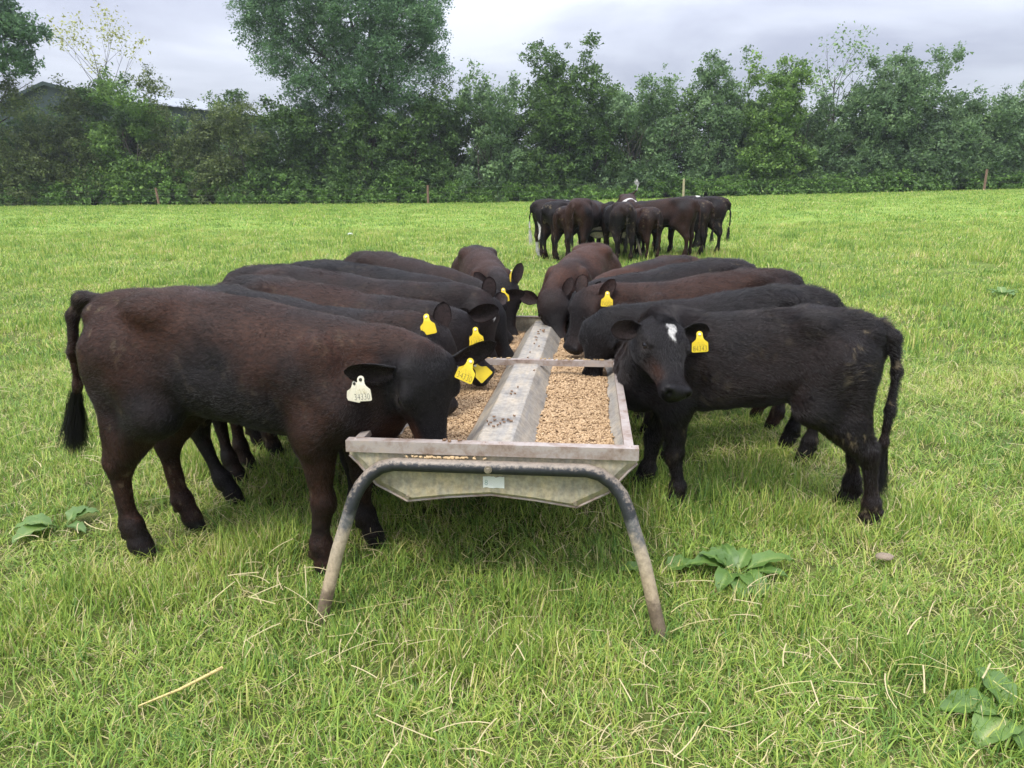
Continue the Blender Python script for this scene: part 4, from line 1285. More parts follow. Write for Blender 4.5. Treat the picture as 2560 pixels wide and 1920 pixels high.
    eyer = inhead * np.exp(-(((H[:, 0] - .155) / .034) ** 2 + ((H[:, 2] + .036) / .026) ** 2)) * (np.abs(H[:, 1]) > .07) * (1 - isear)
    C = C + (np.array([.050, .040, .036]) - C) * (eyer * .75)[:, None]
    # mud flecks low on the rump, belly and legs
    md = mud * sstep(.62, .70, fbm(P * np.array([60., 60., 30.]), seed + 50, 2)) * sstep(.54, .64, n2) * np.clip(sstep(-.25, -.5, P[:, 0]) + sstep(.55, .42, P[:, 2]) * .6 + .25, 0, 1) * (1 - inhead)
    C = C + (MUD - C) * np.clip(md * 1.5, 0, 1)[:, None]
    # hooves, muzzle
    hoof = (P[:, 2] < .052)
    C[hoof] = np.array([.016, .014, .013])
    muz = inhead * sstep(.395, .415, H[:, 0] + .012 * (H[:, 2] > -.03)) * (1 - isear) * sstep(-.100, -.085, H[:, 2])
    C = C + (np.array([.0125, .0115, .0125]) - C) * muz[:, None]
    # dark mouth line
    ml = inhead * sstep(.26, .31, H[:, 0]) * np.exp(-((H[:, 2] + .098) / .008) ** 2) * (1 - isear)
    C = C * (1 - .85 * ml)[:, None]
    nost = inhead * np.exp(-(((H[:, 0] - .428) / .020) ** 2 + ((np.abs(H[:, 1]) - .047) / .014) ** 2 + ((H[:, 2] + .042) / .017) ** 2))
    C = C * (1 - .9 * np.clip(nost, 0, 1))[:, None]
    wm = np.zeros(len(P))
    if star:                                                    # white mark on the forehead: (x0, x1, y, width)
        x0, x1, yc, w = star
        yy = H[:, 1] - yc - .010 * np.sin((H[:, 0] - x0) * 70) + (n3 - .5) * .03
        taper = w * (.35 + .65 * sstep(x1, x0, H[:, 0]))
        wm = np.maximum(wm, inhead * (1 - isear) * (np.abs(yy) < taper) * (H[:, 0] > x0 + (n2 - .5) * .03) * (H[:, 0] < x1) * (H[:, 2] > -.03))
    for (c, r) in white:                                        # white patches: ellipsoid in body coordinates
        q = (P - np.asarray(c)) / np.asarray(r)
        wm = np.maximum(wm, (np.linalg.norm(q, axis=1) + (n2 - .5) * .9 < 1) * 1.0)
    C = C + (WHITE * (.75 + .3 * n2)[:, None] - C) * wm[:, None]
    bare = np.clip(muz + hoof * .6, 0, 1)
    # split into triangles-free quads mesh
    me = mesh_np('body', P, F, 4, True)
    a = me.attributes.new('coat', 'FLOAT_COLOR', 'POINT')
    a.data.foreach_set('color', np.c_[C, np.ones(len(P))].astype(np.float32).ravel())
    a = me.attributes.new('bare', 'FLOAT', 'POINT'); a.data.foreach_set('value', bare.astype(np.float32))
    body = link('body', me, coat_mat, root)
    # eyes
    if eyes:
        for sy in (-1, 1):
            m = MB(); R = .0245 * hs; c = hp(.155, sy * .100, -.034)
            vs, fs = [], []
            for i in range(9):
                for k in range(12):
                    th = math.pi * i / 8; ph = 2 * math.pi * k / 12
                    vs.append(c + R * np.array([math.sin(th) * math.cos(ph), math.sin(th) * math.sin(ph), math.cos(th)]))
            for i in range(8):
                for k in range(12):
                    fs.append((i * 12 + k, i * 12 + (k + 1) % 12, (i + 1) * 12 + (k + 1) % 12, (i + 1) * 12 + k))
            m.add(vs, fs, True)
            # upper lid: a thin shell over the top of the ball
            m.build('eye', eye_mat, root)
    # hair -------------------------------------------------------------------
    rg = np.random.default_rng(seed + 100)
    ar = .5 * np.linalg.norm(np.cross(P[F[:, 2]] - P[F[:, 0]], P[F[:, 3]] - P[F[:, 1]]), axis=1)
    fbare = bare[F].mean(1); fin = EI[F].mean(1)
    wgt = ar * (1 - np.clip(fbare * 1.3, 0, 1)) * np.where(isear[F].mean(1) > 0, np.where(fin > .6, .5, .8), 1.0)
    wgt = wgt * (P[F].mean(1)[:, 2] > .05) * (1 + .9 * inhead[F].mean(1))
    cum = np.cumsum(wgt); cum /= cum[-1]
    fi = np.searchsorted(cum, rg.random(hairs))
    u, v = rg.random(hairs)[:, None], rg.random(hairs)[:, None]
    bl = lambda A: ((1 - u) * (1 - v) * A[F[fi, 0]] + u * (1 - v) * A[F[fi, 1]] + u * v * A[F[fi, 2]] + (1 - u) * v * A[F[fi, 3]])
    p = bl(P); n = bl(N); n /= np.maximum(np.linalg.norm(n, axis=1), 1e-6)[:, None]
    c = bl(C); hh = bl(inhead[:, None])[:, 0]; er = bl(isear[:, None])[:, 0]; wh = bl(wm[:, None])[:, 0]
    flow = np.tile(np.array([-.85, 0, -.35]), (hairs, 1))
    leg = sstep(.58, .44, p[:, 2])[:, None]
    flow = flow * (1 - leg) + np.array([-.12, 0, -1.0]) * leg
    flow = flow * (1 - hh[:, None]) + (Fd * .8 + Up * .1) * hh[:, None]
    fl2 = np.stack([fbm(p * 7, seed + 21, 2), fbm(p * 7, seed + 31, 2), fbm(p * 7, seed + 41, 2)], -1) - .5
    flow = flow + fl2 * 2.0
    flow = flow - n * (flow * n).sum(1)[:, None]
    flow /= np.maximum(np.linalg.norm(flow, axis=1), 1e-6)[:, None]
    d = flow * .92 + n * (.22 + .26 * rg.random(hairs) + .5 * (clump_ := fbm(p * 22, seed + 71, 2)) - .25)[:, None] + rg.normal(0, .13, (hairs, 3))
    d /= np.linalg.norm(d, axis=1)[:, None]
    Ln = hair_len / s * (.6 + .8 * rg.random(hairs)) * (1 - .45 * hh) * (1 - .35 * er)
    Ln = Ln * np.where(p[:, 2] < .3, .75, 1)
    # longer along the neck crest, back ridge, and behind the poll
    Ln = Ln * (1 + .8 * sstep(.93, .99, p[:, 2] + .0) * (1 - hh)) * (1 + .9 * np.exp(-((H_ := ((p - P0) @ fr.T) / hs)[:, 0] / .05) ** 2) * (np.abs(H_[:, 1]) < .07) * (H_[:, 2] > -.05) * (1 - er))
    k0 = p - n * .002
    k1 = k0 + d * (Ln * .5)[:, None]
    k2 = k0 + d * (Ln)[:, None] - n * (Ln * .22)[:, None]
    pts = np.stack([k0, k1, k2], 1)
    clump = fbm(p * np.array([16., 50., 34.]), seed + 61, 2)
    cc = c * (.62 + .36 * rg.random(hairs) + 1.2 * (clump - .35))[:, None].clip(.25, 2.2)
    # tail switch
    nt = max(60, int(hairs * .018))
    t0 = tl[-1]; dn = unit(tl[-1] - tl[-2])
    seg = rg.random(nt)
    r0 = tl[-2] + (tl[-1] - tl[-2]) * (.3 + .7 * seg)[:, None] + rg.normal(0, .008, (nt, 3))
    dirs = dn * .8 + np.array([0, 0, -.7]) + rg.normal(0, .17, (nt, 3))
    dirs /= np.linalg.norm(dirs, axis=1)[:, None]
    LT = (.10 + .12 * rg.random(nt)) * tail_tuft
    q1 = r0 + dirs * (LT * .5)[:, None]; q2 = r0 + dirs * LT[:, None] + np.array([0, 0, -.02]) + rg.normal(0, .008, (nt, 3))
    pts = np.concatenate([pts, np.stack([r0, q1, q2], 1)])
    tc = (WHITE if tail_white else BLACK) * (.6 + .7 * rg.random(nt))[:, None]
    cc = np.concatenate([cc, tc])
    nh = len(pts)
    hc = bpy.data.hair_curves.new('hair')
    hc.add_curves([3] * nh)
    hc.attributes['position'].data.foreach_set('vector', pts.astype(np.float32).ravel())
    ra = hc.attributes.get('radius') or hc.attributes.new('radius', 'FLOAT', 'POINT')
    w0 = np.full(nh, hair_w / s * .5); w0[hairs:] *= 1.5
    ra.data.foreach_set('value', np.stack([w0, w0 * .85, w0 * .25], 1).astype(np.float32).ravel())
    ca_ = hc.attributes.new('coat', 'FLOAT_COLOR', 'CURVE')
    ca_.data.foreach_set('color', np.c_[cc, np.ones(nh)].astype(np.float32).ravel())
    hc.materials.append(hair_mat)
    ho = bpy.data.objects.new('hair', hc); COL.objects.link(ho); ho.parent = root
    # tags
    inv = (Matrix.Translation(root.location) @ Matrix.Rotation(heading, 4, 'Z') @ Matrix.Scale(s, 4)).inverted()
    for t in tags:
        ear_tag(root, inv, **t)
    return root
# calf_a: poll reach 0.71
calf_a = make_calf('largest dark brown calf with cream ear tag, feeding at the near left corner', (-0.998, 2.721), -0.218, 1.07, (-0.285, 2.45, 0.882), (-0.253, 2.42, 0.53), up=(0.55, -0.85, 0.22), ears={'r': {'d': (-1, -0.12, -0.0), 'n': (0.05, -0.85, -0.45), 'world': True, 'L': 0.225, 'W': 0.052}, 'l': {'d': (1, 0.12, 0.36), 'n': (-0.1, -0.75, -0.45), 'world': True, 'L': 0.21}}, vox=0.0085, hair_w=0.00075, hairs=150000, hair_len=0.015, drop=0.05, neck_end=0.034, headw=1.02, headdark=0.97, face=0.9, brown=0.85, red=0.42, seed=1, group='calves feeding along the left side of the trough', mud=0.25, tail=[(-0.58, 0, 0.95), (-0.645, 0.0, 0.955), (-0.695, 0.0, 0.89), (-0.722, 0.0, 0.75), (-0.735, 0.01, 0.62), (-0.775, 0.02, 0.54)], legs={'fl': (0.02, 0.03), 'fr': (-0.05, 0), 'hl': (0.05, 0), 'hr': (0.0, 0)}, tags=[{'pos': (-0.503, 2.38, 0.818), 'normal': (-0.22, -1, 0.12), 'mat': cream_mat, 'number': '34330', 'roll': -0.1}, {'pos': (-0.144, 2.5, 0.848), 'normal': (0.35, -0.9, 0.25), 'roll': 0.5, 'number': '34330'}, {'pos': (-0.535, 2.43, 0.79), 'normal': (-0.5, -1, 0.12), 'mat': cream_mat, 'roll': 0.05, 'scale': 0.85}, {'pos': (-0.131, 2.56, 0.818), 'normal': (0.1, -1, 0.2), 'roll': -0.75, 'scale': 0.85}])
# calf_r1: poll reach 0.41
calf_r1 = make_calf('young black calf with white star on its forehead turning to face the camera', (1.009, 3.154), 2.897, 0.92, (0.613, 2.98, 0.899), (0.66, 2.73, 0.668), up=(0.44, -0.6, 0.7), ears={'l': {'d': (1, -0.05, 0.12), 'n': (-0.05, -0.95, -0.25), 'world': True, 'L': 0.175, 'W': 0.056}, 'r': {'d': (-1, -0.12, 0.0), 'n': (0.1, -0.95, -0.2), 'world': True, 'L': 0.18, 'W': 0.058}}, vox=0.008, hair_w=0.0008, hairs=140000, hair_len=0.025, brown=0.3, red=0.0, seed=2, group='calves feeding along the right side of the trough', mud=0.6, drop=0.0, headw=1.18, face=0.85, star=(0.05, 0.145, 0.004, 0.028), legs={'hl': (-0.16, 0.0), 'hr': (-0.11, 0), 'fl': (-0.08, 0.01), 'fr': (0.11, 0.02)}, tail=[(-0.585, 0, 0.945), (-0.64, 0.02, 0.89), (-0.665, 0.03, 0.74), (-0.66, 0.035, 0.56), (-0.65, 0.04, 0.4), (-0.645, 0.04, 0.34)], tags=[{'pos': (0.757, 2.93, 0.851), 'normal': (-0.02, -1, 0.1), 'number': '84343', 'roll': -0.06}])
# calf_b: poll reach 0.75
calf_b = make_calf('dark calf with its blank-backed yellow tag on an upright ear, behind the largest brown calf', (-1.047, 3.242), -0.301, 1.0, (-0.332, 3.02, 0.864), (-0.24, 2.99, 0.501), up=(0.72, -0.55, 0.3), ears={'r': {'d': (-1, -0.15, 0.28), 'n': (0.1, -0.6, -0.6), 'world': True}, 'l': {'d': (0.05, 0.1, 1), 'n': (-0.2, -1, 0.2), 'world': True, 'L': 0.165}}, vox=0.0115, hairs=45000, hair_len=0.018, brown=0.75, red=0.12, seed=3, group='calves feeding along the left side of the trough', tags=[{'pos': (-0.347, 2.98, 0.921), 'normal': (-0.3, -1, 0.2), 'roll': -0.25}], white=[((-0.05, 0, 0.47), (0.16, 0.12, 0.05))], legs={'fl': (0.0, 0), 'fr': (0.1, 0), 'hl': (0.06, 0), 'hr': (0.22, 0)})
# calf_c: poll reach 0.69
calf_c = make_calf('black calf with yellow tag 11648 low on its outstretched ear', (-0.93, 3.614), -0.315, 1.0, (-0.273, 3.4, 0.837), (-0.098, 3.46, 0.545), up=(0.7, -0.6, 0.3), ears={'l': {'d': (1, 0.0, 0.22), 'n': (0, -1, -0.25), 'world': True, 'L': 0.21, 'W': 0.056}, 'r': {'d': (-0.6, -0.4, 0.5), 'n': (0.2, -0.7, 0.2), 'world': True}}, vox=0.0115, hairs=42000, hair_len=0.018, brown=0.75, red=0.1, seed=4, group='calves feeding along the left side of the trough', tags=[{'pos': (-0.167, 3.36, 0.792), 'normal': (-0.1, -1, 0.15), 'number': '11648', 'roll': -0.12}, {'pos': (-0.21, 3.4, 0.776), 'normal': (0.25, -1, 0.15), 'roll': 0.1}])
# calf_d: poll reach 0.82
calf_d = make_calf('black calf with small white fleck on its face and upright grey ear', (-0.969, 4.006), -0.187, 1.02, (-0.142, 3.85, 0.858), (-0.088, 3.87, 0.532), up=(0.8, -0.5, 0.35), ears={'l': {'d': (0.02, 0.1, 1), 'n': (-0.1, -1, 0.3), 'world': True, 'L': 0.165, 'W': 0.046}, 'r': {'d': (-0.55, -0.75, -0.12), 'n': (0.3, -0.6, 0.5), 'world': True, 'L': 0.15}}, vox=0.0125, hairs=36000, brown=0.85, red=0.22, seed=5, group='calves feeding along the left side of the trough', star=(0.1, 0.135, 0.0, 0.018))
# calf_e: poll reach 0.71
calf_e = make_calf('black calf squeezed between its neighbours with muzzle low in the feed', (-0.813, 4.427), -0.207, 1.0, (-0.115, 4.28, 0.767), (-0.004, 4.3, 0.478), up=(0.8, -0.4, 0.4), ears={'l': {'d': (0.4, 0.4, 0.5), 'n': (0, -1, 0), 'world': True, 'L': 0.13}, 'r': {'d': (-0.4, -0.4, 0.5), 'n': (0, -1, 0), 'world': True, 'L': 0.13}}, vox=0.014, hairs=28000, brown=0.4, red=0.0, seed=6, group='calves feeding along the left side of the trough')
# calf_f: poll reach 0.69
calf_f = make_calf('dark calf with yellow tag 14345 under its level ear, farthest side-on at left', (-0.706, 5.102), -0.633, 0.98, (-0.158, 4.7, 0.763), (-0.022, 4.68, 0.462), up=(0.45, -0.8, 0.3), ears={'r': {'d': (-0.85, -0.2, 0.55), 'n': (0.1, -1, -0.1), 'world': True, 'L': 0.19}, 'l': {'d': (1, -0.05, 0.06), 'n': (0, -0.9, -0.4), 'world': True, 'L': 0.22, 'W': 0.05}}, vox=0.014, hairs=30000, hair_len=0.019, brown=0.5, red=0.0, seed=7, group='calves feeding along the left side of the trough', tags=[{'pos': (-0.264, 4.66, 0.793), 'normal': (-0.2, -1, 0.3), 'roll': -0.9}, {'pos': (-0.051, 4.64, 0.794), 'normal': (-0.1, -1, 0.1), 'number': '14345', 'roll': -0.1}])
# calf_g: poll reach 0.74
calf_g = make_calf('dark brown calf feeding head-on at the far left end of the trough', (-0.214, 5.792), -1.366, 0.95, (-0.071, 5.1, 0.786), (-0.004, 4.98, 0.389), up=(0.15, -1, 0.2), ears={'l': {'d': (0.28, 0.0, 1), 'n': (-0.4, -1, 0.1), 'world': True, 'L': 0.185, 'W': 0.042}, 'r': {'d': (-0.62, 0, 0.8), 'n': (0.2, -1, 0.0), 'world': True, 'L': 0.17, 'W': 0.042}}, vox=0.014, hairs=30000, brown=0.9, red=0.28, seed=8, group='calves feeding along the left side of the trough', tags=[{'pos': (0.002, 5.08, 0.861), 'normal': (-1, -0.15, 0.1), 'roll': 0.1}], white=[])
# calf_r2: poll reach 0.73
calf_r2 = make_calf('fluffy black calf reaching under the cross bar to feed', (1.129, 3.773), -3.093, 0.92, (0.455, 3.74, 0.761), (0.389, 3.7, 0.429), up=(-0.45, -0.85, 0.2), ears={'l': {'d': (0.9, -0.05, 0.33), 'n': (-0.1, -1, -0.2), 'world': True, 'L': 0.17, 'W': 0.055}, 'r': {'d': (-0.35, 0.8, 0.05), 'n': (-0.3, -0.8, 0), 'world': True, 'L': 0.12}}, vox=0.0095, hairs=55000, hair_len=0.026, brown=0.15, red=0.0, seed=9, group='calves feeding along the right side of the trough', tags=[{'pos': (0.563, 3.7, 0.749), 'normal': (-0.1, -1, 0.2)}])
# calf_r3: poll reach 0.72
calf_r3 = make_calf('brown-faced calf with yellow tag 74350 on its raised ear', (1.123, 4.285), -3.046, 0.95, (0.443, 4.22, 0.834), (0.309, 4.14, 0.512), up=(-0.62, -0.6, 0.5), ears={'l': {'d': (0.5, -0.1, 0.8), 'n': (-0.35, -1, 0.0), 'world': True, 'L': 0.2}, 'r': {'d': (0.15, 0.45, 0.85), 'n': (-0.3, -1, 0.1), 'world': True, 'L': 0.19}}, vox=0.0125, hairs=42000, hair_len=0.02, face=1.0, headdark=0.15, brown=0.9, red=0.22, seed=10, group='calves feeding along the right side of the trough', tags=[{'pos': (0.536, 4.12, 0.843), 'normal': (-0.12, -1, 0.15), 'number': '74350', 'roll': 0.03}, {'pos': (0.573, 4.18, 0.818), 'normal': (0.3, -1, 0.1), 'roll': -0.2}])
# calf_r4: poll reach 0.66
calf_r4 = make_calf('black calf with plain upright ear behind the brown-faced calf', (1.069, 4.822), -2.879, 0.95, (0.465, 4.66, 0.782), (0.351, 4.6, 0.476), up=(-0.6, -0.5, 0.5), ears={'l': {'d': (0.35, -0.05, 1), 'n': (-0.3, -1, 0.0), 'world': True, 'L': 0.155, 'W': 0.04}, 'r': {'d': (-0.2, 0.9, 0.2), 'n': (-0.3, -1, 0.1), 'world': True, 'L': 0.12}}, vox=0.014, hairs=32000, hair_len=0.02, brown=0.2, red=0.0, seed=11, group='calves feeding along the right side of the trough')
# calf_r5: poll reach 0.59
calf_r5 = make_calf('calf with brown patch on its low back, mostly hidden on the right side', (0.952, 5.307), -2.581, 0.92, (0.496, 5.02, 0.692), (0.378, 4.96, 0.449), up=(-0.6, -0.5, 0.5), ears={'l': {'d': (0.5, 0.5, 0.2), 'n': (-0.3, -1, 0.0), 'world': True, 'L': 0.14}, 'r': {'d': (-0.3, 0.4, 0.2), 'n': (-0.3, -1, 0.1), 'world': True, 'L': 0.12}}, vox=0.015, hairs=24000, brown=0.9, red=0.6, seed=12, group='calves feeding along the right side of the trough')
# calf_r6: poll reach 0.70
calf_r6 = make_calf('reddish brown calf feeding head-on over the far right end of the trough', (0.534, 5.684), -1.97, 0.97, (0.271, 5.06, 0.713), (0.318, 4.86, 0.39), up=(-0.15, -1, 0.35), ears={'r': {'d': (-1, -0.1, 0.38), 'n': (0.2, -1, 0.1), 'world': True, 'L': 0.19, 'W': 0.055}, 'l': {'d': (0.38, 0.0, 1), 'n': (-0.3, -1, 0.1), 'world': True, 'L': 0.17, 'W': 0.042}}, vox=0.014, hairs=36000, headdark=0.55, brown=1.0, red=0.95, seed=13, group='calves feeding along the right side of the trough')
G3 = 'cattle crowding the far trough'
calf_h1 = make_calf('black and white legged animal with white tail tip, far left of the distant herd', (1.074, 14.613), 0.244, 1.123, (1.924, 14.825, 0.955), (2.054, 14.858, 0.561), up=(0.97, 0.24, .3), vox=.025, hairs=6000, hair_w=.0022, seed=21, group=G3, eyes=False, brown=0.6, tail_white=True, white=[((-0.5, 0.1, 0.12), (0.08, 0.12, 0.16)), ((-0.53, -0.1, 0.48), (0.05, 0.08, 0.14)), ((0.0, 0, 0.99), (0.06, 0.05, 0.04)), ((-0.5, 0.1, 0.06), (0.1, 0.1, 0.12))], mud=0.3, fat=1.1)
calf_h2 = make_calf('dark animal standing second from the left in the distant herd', (1.144, 14.481), 0.628, 1.08, (1.826, 14.976, 0.918), (1.931, 15.052, 0.540), up=(0.81, 0.59, .3), vox=.025, hairs=6000, hair_w=.0022, seed=22, group=G3, eyes=False, brown=0.7, mud=0.5, fat=1.1)
calf_h3 = make_calf('small brownish calf third from left in the distant herd, seen from behind', (1.231, 14.225), 0.908, 1.004, (1.713, 14.842, 0.853), (1.787, 14.937, 0.502), up=(0.62, 0.79, .3), vox=.025, hairs=6000, hair_w=.0022, seed=23, group=G3, eyes=False, brown=0.95, red=0.15, mud=0.6, fat=1.1)
calf_h4 = make_calf('broad brown rump seen square on, left of the gap in the distant herd', (1.399, 14.078), 1.152, 1.145, (1.763, 14.893, 0.973), (1.819, 15.019, 0.573), up=(0.41, 0.91, .3), vox=.025, hairs=6000, hair_w=.0022, seed=24, group=G3, eyes=False, brown=0.9, red=0.15, fat=1.1, mud=0.2)
calf_h5 = make_calf('black rump with hanging tail at the middle of the distant herd', (1.952, 13.844), 1.676, 1.08, (1.864, 14.682, 0.918), (1.851, 14.811, 0.540), up=(-0.10, 0.99, .3), vox=.025, hairs=6000, hair_w=.0022, seed=25, group=G3, eyes=False, brown=0.45, mud=0.5, fat=1.1)
calf_h6 = make_calf('smaller brown calf seen from behind, right of the middle in the distant herd', (2.402, 14.091), 1.955, 0.972, (2.118, 14.794, 0.826), (2.074, 14.902, 0.486), up=(-0.37, 0.93, .3), vox=.025, hairs=6000, hair_w=.0022, seed=26, group=G3, eyes=False, brown=0.95, red=0.2, mud=0.4, white=[((-0.2, 0.12, 0.5), (0.08, 0.08, 0.06))], fat=1.1)
calf_h7 = make_calf('large brown animal with sloping rump facing left in the distant herd', (2.831, 14.290), 2.618, 1.134, (2.065, 14.732, 0.964), (1.947, 14.800, 0.567), up=(-0.87, 0.50, .3), vox=.025, hairs=6000, hair_w=.0022, seed=27, group=G3, eyes=False, brown=0.9, red=0.1, fat=1.05, mud=0.1)
calf_h8 = make_calf('black animal second from right in the distant herd', (3.208, 14.664), 2.723, 1.08, (2.438, 15.006, 0.918), (2.320, 15.059, 0.540), up=(-0.91, 0.41, .3), vox=.025, hairs=6000, hair_w=.0022, seed=28, group=G3, eyes=False, brown=0.5, mud=0.4, fat=1.1)
calf_h9 = make_calf('black animal with long tail at the right edge of the distant herd', (3.569, 14.999), 2.845, 1.134, (2.723, 15.258, 0.964), (2.593, 15.297, 0.567), up=(-0.96, 0.29, .3), vox=.025, hairs=6000, hair_w=.0022, seed=29, group=G3, eyes=False, brown=0.6, mud=0.4, fat=1.1)
calf_h10 = make_calf('black animal with white back patches standing behind the distant herd', (3.478, 16.153), 3.211, 1.123, (2.604, 16.092, 0.955), (2.470, 16.082, 0.561), up=(-1.00, -0.07, .3), vox=.025, hairs=6000, hair_w=.0022, seed=30, group=G3, eyes=False, brown=0.4, white=[((0.3, -0.03, 0.97), (0.12, 0.14, 0.05)), ((-0.42, 0.03, 1.0), (0.05, 0.08, 0.04))], fat=1.1)
calf_h11 = make_calf('brown animal with white shoulder and raised pale tail behind the far trough', (2.702, 17.515), -1.641, 1.145, (2.640, 16.624, 0.973), (2.630, 16.487, 0.573), up=(-0.07, -1.00, .3), vox=.025, hairs=6000, hair_w=.0022, seed=31, group=G3, eyes=False, brown=1.0, red=0.3, tail_white=True, white=[((0.42, 0.0, 0.88), (0.1, 0.2, 0.12))], tail=[(-0.585, 0, 0.95), (-0.64, 0.06, 0.98), (-0.66, 0.15, 1.0), (-0.66, 0.22, 1.06), (-0.66, 0.24, 1.16), (-0.66, 0.22, 1.26)], tail_tuft=0.35, fat=1.1)
calf_h12 = make_calf('black calf with yellow ear tags lowering its head behind the far trough', (1.940, 17.015), -1.257, 1.026, (2.188, 16.253, 0.975), (2.226, 16.136, 0.636), up=(0.31, -0.95, .3), vox=.025, hairs=6000, hair_w=.0022, seed=32, group=G3, eyes=False, brown=0.2, ears={'l': {'d': (-0.1, 1, 0.1)}, 'r': {'d': (-0.1, 1, 0.3)}}, fat=1.1)
build_trough((1.9, 14.25, 0.0), math.radians(-4), 0.0, 2.9, 'second galvanised trough hidden among the distant herd', detail=False)
# ------------------------------------------------------------------ grass: tufts instanced over the field as one mass
blade_mat, ns, ls, bs = new_mat("grass_blade")
at = nnode(ns, 'ShaderNodeAttribute', attribute_name='tint'); ah = nnode(ns, 'ShaderNodeAttribute', attribute_name='along')
ge = ns.new('ShaderNodeNewGeometry')
nz = nnode(ns, 'ShaderNodeTexNoise', Scale=.9, Detail=4.0, Roughness=.6); ls.new(ge.outputs['Position'], nz.inputs['Vector'])
# tint: 0..0.7 shades of green, above 0.8 dead straw; patches of the field lean towards straw
ad = nnode(ns, 'ShaderNodeMath', operation='MULTIPLY_ADD'); ad.inputs[1].default_value = .9; ad.inputs[2].default_value = -.58
ls.new(nz.outputs['Fac'], ad.inputs[0])
oi = ns.new('ShaderNodeObjectInfo'); a1 = nnode(ns, 'ShaderNodeMath', operation='MULTIPLY_ADD'); a1.inputs[1].default_value = .34; ls.new(oi.outputs['Random'], a1.inputs[0]); ls.new(ad.outputs[0], a1.inputs[2])
a2 = nnode(ns, 'ShaderNodeMath', operation='ADD'); ls.new(at.outputs['Fac'], a2.inputs[0]); ls.new(a1.outputs[0], a2.inputs[1])
rp = ramp(ns, [(0, (.082, .178, .040)), (.25, (.170, .288, .054)), (.5, (.295, .418, .072)), (.70, (.43, .495, .105)), (.80, (.55, .50, .18)), (1, (.62, .52, .30))])
ls.new(a2.outputs[0], rp.inputs['Fac'])
bs.inputs['Roughness'].default_value = .5; bs.inputs['Specular IOR Level'].default_value = .3
ls.new(rp.outputs['Color'], bs.inputs['Base Color'])
tr = ns.new('ShaderNodeBsdfTranslucent'); mixs = ns.new('ShaderNodeMixShader'); mixs.inputs['Fac'].default_value = .35
ls.new(rp.outputs['Color'], tr.inputs['Color']); ls.new(bs.outputs['BSDF'], mixs.inputs[1]); ls.new(tr.outputs['BSDF'], mixs.inputs[2])
ls.new(mixs.outputs['Shader'], ns['Material Output'].inputs['Surface'])


def tuft_mesh(seed, n, rad, hmin, hmax, wid, dry=.15, lie=.35, segs=3):
    rg = np.random.default_rng(seed)
    V, F, T = [], [], []
    for _ in range(n):
        a = rg.random() * 6.283; r = rad * math.sqrt(rg.random()); bx, by = r * math.cos(a), r * math.sin(a)
        az = rg.random() * 6.283; h = rg.uniform(hmin, hmax); isdry = rg.random() < dry
        bend = abs(rg.normal(lie, .30)) + (.9 * rg.random() if isdry else 0)
        w = wid * rg.uniform(.6, 1.3) * (.8 if isdry else 1)
        dx, dy = math.cos(az), math.sin(az); px, py = -dy, dx
        tint = rg.uniform(.80, 1.05) if isdry else float(np.clip(rg.normal(.40, .17), 0, .74))
        el = 1.45 - bend * .35; q = np.array([bx, by, -.008]); b = len(V); step = h / segs; tw = rg.uniform(-.5, .5)
        for i in range(segs + 1):
            f = i / segs; ww = w * (1 - f ** 1.8) if i < segs else 0
            c, s = math.cos(tw * f), math.sin(tw * f)
            if i < segs:
                V.append(q + np.array([px * c, py * c, s]) * ww * .5); V.append(q - np.array([px * c, py * c, s]) * ww * .5)
            else:
                V.append(q.copy())
            q = q + np.array([dx * math.cos(el), dy * math.cos(el), math.sin(el)]) * step
            el -= bend * 1.15 * (1 + f) / segs * 1.4
            if q[2] < .004: q[2] = .004 + .004 * rg.random()
        for i in range(segs - 1): F.append((b + 2 * i, b + 2 * i + 1, b + 2 * i + 3, b + 2 * i + 2)); T.append(tint)
        t = b + 2 * (segs - 1); F.append((t, t + 1, t + 2)); T.append(tint)
    me = bpy.data.meshes.new('grass_tuft'); me.from_pydata([tuple(v) for v in V], [], F)
    a = me.attributes.new('tint', 'FLOAT', 'FACE'); a.data.foreach_set('value', np.array(T, np.float32)); me.materials.append(blade_mat); me.update()
    return me


def straw_mesh(seed):
    """a few long dead stems lying on the turf"""
    rg = np.random.default_rng(seed); V, F, T = [], [], []
    for _ in range(4):
        p = np.array([rg.normal(0, .09), rg.normal(0, .09), rg.uniform(.015, .07)]); az = rg.random() * 6.283; L = rg.uniform(.03, .11) if rg.random() < .8 else rg.uniform(.10, .17); n = 5; w = rg.uniform(.0018, .0034); b = len(V)
        cv = rg.normal(0, .10); dz = rg.normal(0, .10); tint = rg.uniform(.88, 1.15)
        for i in range(n + 1):
            d = np.array([math.cos(az), math.sin(az), dz]); s = np.array([-d[1], d[0], 0])
            V.append(p + s * w * .5); V.append(p - s * w * .5)
            p = p + d * L / n; az += cv; dz -= .04; p[2] = max(p[2], .008)
        for i in range(n): F.append((b + 2 * i, b + 2 * i + 1, b + 2 * i + 3, b + 2 * i + 2)); T.append(tint)
    me = bpy.data.meshes.new('straw'); me.from_pydata([tuple(v) for v in V], [], F)
    a = me.attributes.new('tint', 'FLOAT', 'FACE'); a.data.foreach_set('value', np.array(T, np.float32)); me.materials.append(blade_mat); me.update()
    return me


